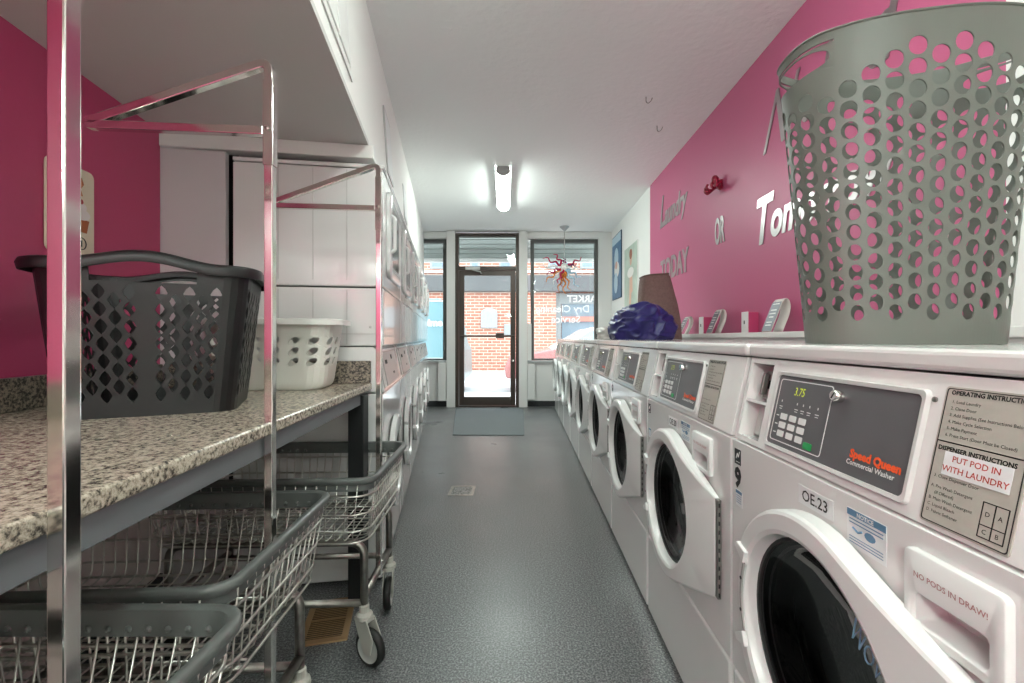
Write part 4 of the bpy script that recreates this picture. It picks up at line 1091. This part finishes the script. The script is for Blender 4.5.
m.build('octopus', REDP, oc, smooth='all')
# ------------------------------------------------------------------ posters, socket on the right wall
def poster(label, y0, y1, z0, z1, cols, fig):
    yc_ = (y0+y1)/2; t = thing('poster', label, 'poster', (XR, yc_, z0)); w = (y1-y0)/2; h = z1-z0
    m = MB(); m.box(-.014, -.001, -w, w, 0, h); m.build('backing', cols[0], t, bevel=.002)
    m = MB(); m.box(-.0155, -.0142, -w+.01, w-.01, .01, h-.01); a = m.build('picture', cols[1], t)
    for q, (pts, c) in enumerate(fig):
        m = MB(); m.prism([(y*w, z*h) for y, z in pts], -.0166, -.0157, lambda x, y, z: (z-.0002*q, -x, y)); m.build('picture_shape', c, a)
ell = lambda cx, cy, rx, ry: [(cx+rx*math.cos(i*PI/10), cy+ry*math.sin(i*PI/10)) for i in range(20)]
SKIN = mat('printed peach', (214, 168, 146), .5); BLP = mat('printed blue', (72, 112, 148), .5, var=.3, vscale=6); PBL = mat('printed pale blue', (186, 206, 218), .5)
HAIR = mat('printed auburn', (150, 88, 64), .5); PGR = mat('printed sage', (176, 190, 178), .5, var=.2, vscale=5); DBL = mat('printed dark blue', (44, 66, 92), .5); PWH = mat('printed white', (228, 226, 222), .5)
poster('blue framed poster on the white wall nearest the street window', 6.14, 6.74, 1.60, 2.52, (DBL, BLP),
       [([(-.95, .86), (.95, .86), (.95, .985), (-.95, .985)], PBL), (ell(0, .62, .45, .17), PBL), (ell(.1, .45, .55, .12), PWH), (ell(-.1, .25, .4, .16), PBL), (ell(0, .52, .25, .06), SKIN)])
poster('pale green poster of a standing figure on the white wall beside the pink wall', 5.28, 5.94, 1.30, 2.20, (PWH, PGR),
       [([(-.25, .05), (.05, .05), (.2, .45), (-.1, .55)], SKIN), ([(-.1, .3), (.35, .35), (.28, .68), (-.12, .68)], SKIN), (ell(.02, .62, .5, .07), PWH), (ell(.08, .80, .16, .09), SKIN), (ell(.08, .87, .22, .07), HAIR)])
t = thing('wall_socket', 'pale grey wall socket low on the white right wall', 'socket', (XR, 6.45, 1.31))
m = MB(); m.box(-.008, -.001, -.04, .04, 0, .125); m.build('plate', mat('socket grey', (186, 184, 182), .5), t, bevel=.002)
m = MB(); m.box(-.0095, -.008, -.016, .016, .02, .05); m.box(-.0095, -.008, -.016, .016, .075, .105); m.build('outlet', mat('outlet grey', (120, 118, 118), .5), t)
# ice-cream plaque on the left pink wall
pd = Vector((-.1676, .9859, 0)); pnl = Vector((.9859, .1676, 0))
org = Vector((pinkX(1.30*K), 1.30*K, zc(1.285)))
pq = thing('wall_plaque', 'cream plaque with a cupcake picture hung on the pink wall above the black basket', 'sign', org)
wpnt = lambda a, z, d: pd*a+pnl*d+Vector((0, 0, z))
def plate(mb, pts, d0, d1): mb.loops([[wpnt(a, z, d) for a, z in pts] for d in (d0, d1)], True, True, True)
m = MB(); plate(m, [(a, z+.135) for a, z in rrect(.085, .135, .018, 4)], .002, .014); m.build('board', mat('cream board', (226, 214, 192), .5), pq, bevel=.002)
CUP = mat('cup brown', (170, 96, 52), .6)
m = MB(); plate(m, [(.005, .075), (.052, .075), (.062, .115), (-.004, .115)], .0145, .0155); m.build('cake_case', CUP, pq)
m = MB(); plate(m, [(.03+.036*math.cos(i*PI/8), .13+.018*math.sin(i*PI/8)) for i in range(16)], .0147, .0157); plate(m, [(.03+.022*math.cos(i*PI/8), .152+.013*math.sin(i*PI/8)) for i in range(16)], .0147, .0159); m.build('frosting', mat('frosting', (236, 226, 224), .6), pq)
m = MB(); plate(m, [(.03+.008*math.cos(i*PI/6), .168+.008*math.sin(i*PI/6)) for i in range(12)], .0147, .0161); plate(m, [(-.07, .225), (-.045, .225), (-.045, .25), (-.07, .25)], .0147, .0156); m.build('cherry', mat('cherry red', (180, 40, 50), .5), pq)
m = MB(); m.tube([wpnt(.032+.018*math.cos(i*PI/9), .04+.018*math.sin(i*PI/9), .015) for i in range(18)], .0015, 5, closed=True); m.tube([wpnt(.032, .03, .015), wpnt(.032, .05, .015)], .002, 5); m.tube([wpnt(-.05+.02*math.cos(i*PI/9), .05+.02*math.sin(i*PI/9), .015) for i in range(18)], .0015, 5, closed=True); m.build('emblem', INK, pq)
m = MB(); m.tube([wpnt(.03, .185, .0155), wpnt(.022, .205, .0155), wpnt(.034, .222, .0155), wpnt(.026, .24, .0155)], .004, 6); m.build('swirl', CUP, pq)

# ------------------------------------------------------------------ the room's ceiling light and added unseen fill lights
TUBE = mat('lit diffuser', (250, 250, 246), .5, emit=(240, 255, 247), estr=36)
FILLC = mat('soft fill light', (250, 250, 246), .5, emit=(240, 255, 247), estr=13)
FILLD = mat('bright soffit fill light', (250, 250, 246), .5, emit=(240, 255, 247), estr=46)
FILLB = mat('brighter fill light', (250, 250, 246), .5, emit=(240, 255, 247), estr=32)
LAMPG = mat('lamp housing', (206, 206, 206), .5); ENDC = mat('lamp end cap', (170, 170, 170), .6)
def lamp(x0, y0, x1, y1, label, cz=CZ, tube=None):
    t = thing('ceiling_light', label, 'ceiling light', (x0, y0, cz), math.atan2(y1-y0, x1-x0)-PI/2, 'fluorescent ceiling lights')
    Ln = math.hypot(x1-x0, y1-y0); w = .075
    m = MB(); m.box(-.05, .05, .02, Ln-.02, -.03, -.0005); m.build('housing', LAMPG, t)
    pr = [(w*math.cos(a), -.022-.068*math.sin(a)) for a in [PI*(.14+.72*i/12 if tube is None else i/12) for i in range(13)]]
    for sg in (-1, 1) if tube is None else ():  # rails added to keep the diffuser's side light off the ceiling
        m = MB(); m.box(sg*.0745-.0015, sg*.0745+.0015, .001, Ln-.001, -.052, -.001); m.build('side_rail', LAMPG, t)
    m = MB(); m.loops([[(x, y, z) for x, z in pr] for y in (.012, Ln-.012)], True, True, True); m.build('diffuser', tube or TUBE, t)
    for y in (0, Ln-.012):
        m = MB(); m.loops([[(x*1.03, yy, z*1.02) for x, z in pr]+[(-w*.8, yy, -.001), (w*.8, yy, -.001)] for yy in (y, y+.012)], True, True, True); m.build('end_cap', ENDC, t)
lamp(-.177, 4.24, -.222, 5.44, 'fluorescent ceiling light with a rounded diffuser in the middle of the aisle')
lamp(.30, .55, .30, 1.75, 'added fill light above the carts, out of view', tube=FILLC)  # lamp added out of view to brighten the near end
lamp(.35, -2.2, .35, -1.0, 'added fill light behind the carts, out of view', tube=FILLB)  # second unseen lamp, added as fill from the back of the room
lamp(-.42, -2.0, -.56, -.8, 'added fill light under the soffit over the near end of the counter, out of view', SZ, FILLD)  # unseen lamp added to light the counter and pink wall
# starburst pendant
pdn = thing('starburst_pendant', 'starburst glass pendant with red amber and white arms before the right window', 'pendant lamp', (.615, 6.55, 2.07))
m = MB(); m.tube([(0, 0, .05), (0, 0, CZ-2.07-.03)], .006, 6); m.build('stem', CHROME, pdn)
m = MB(); m.lathe([(.07, CZ-2.071), (.065, CZ-2.085), (.02, CZ-2.125), (.008, CZ-2.14)], 16, None, True, True); m.build('canopy', mat('brushed canopy', (190, 190, 192), .3, .7), pdn, smooth=True)
m = MB(); m.ball((0, 0, 0), (.06, .06, .06), 14, 10); m.build('core', mat('frosted core', (238, 236, 232), .4), pdn, smooth='all')
AC = [mat('crimson glass', (176, 24, 70), .15), mat('amber glass', (214, 126, 50), .15), mat('white glass', (236, 236, 236), .2), mat('pale blue glass', (176, 206, 224), .15), mat('plum glass', (120, 40, 90), .15)]
arms = [(155, .34, 0), (125, .25, 0), (30, .34, 0), (178, .40, 2), (200, .28, 0), (215, .34, 1), (235, .33, 2), (255, .36, 1), (270, .38, 1), (285, .36, 1), (300, .38, 3), (325, .28, 3), (350, .28, 2), (15, .2, 4), (90, .14, 4), (245, .30, 0), (262, .3, 0)]
random.seed(11)
for an, ln, c in arms:
    a = math.radians(an); dx = Vector((math.cos(a), random.uniform(-.5, .5), math.sin(a))).normalized(); sd = dx.cross(Vector((0, 1, 0))).normalized()
    pts = [dx*(.04+(ln-.04)*i/12)+sd*(.022*math.sin(i*1.15)*min(1, i/4)) for i in range(13)]
    m = MB(); m.tube(pts, [.017*(1-i/13)+.004 for i in range(13)], 7); m.build('glass_arm', AC[c], pdn, smooth='all')
# hooks in the ceiling
for i, (px, py, lab) in enumerate(((646, 97, 'small wire hook in the ceiling nearer the camera'), (657, 126, 'small wire hook in the ceiling farther from the camera'))):
    Y = (CZ-H)*452/(338-py); X = (px-522)*Y/452
    m = MB(); m.tube(bend([(0, 0, -.0002), (0, 0, -.035), (.012, -.012, -.05), (.03, -.02, -.035), (.035, -.024, -.018)], .012, 4), .0028, 6)
    o = m.build('ceiling_hook', STEEL, None, smooth='all'); o.location = (X, Y, CZ); tag(o, lab, 'hook', 'wire ceiling hooks')

# ------------------------------------------------------------------ daylight
w = bpy.data.worlds.new('world'); scn.world = w; w.use_nodes = True
bg = w.node_tree.nodes['Background']; bg.inputs['Color'].default_value = (.93, .96, 1, 1); bg.inputs['Strength'].default_value = 2.8
vs = scn.view_settings; vs.view_transform = 'Standard'; vs.look = 'None'; vs.exposure = .9; vs.gamma = 1; vs.use_curve_mapping = False
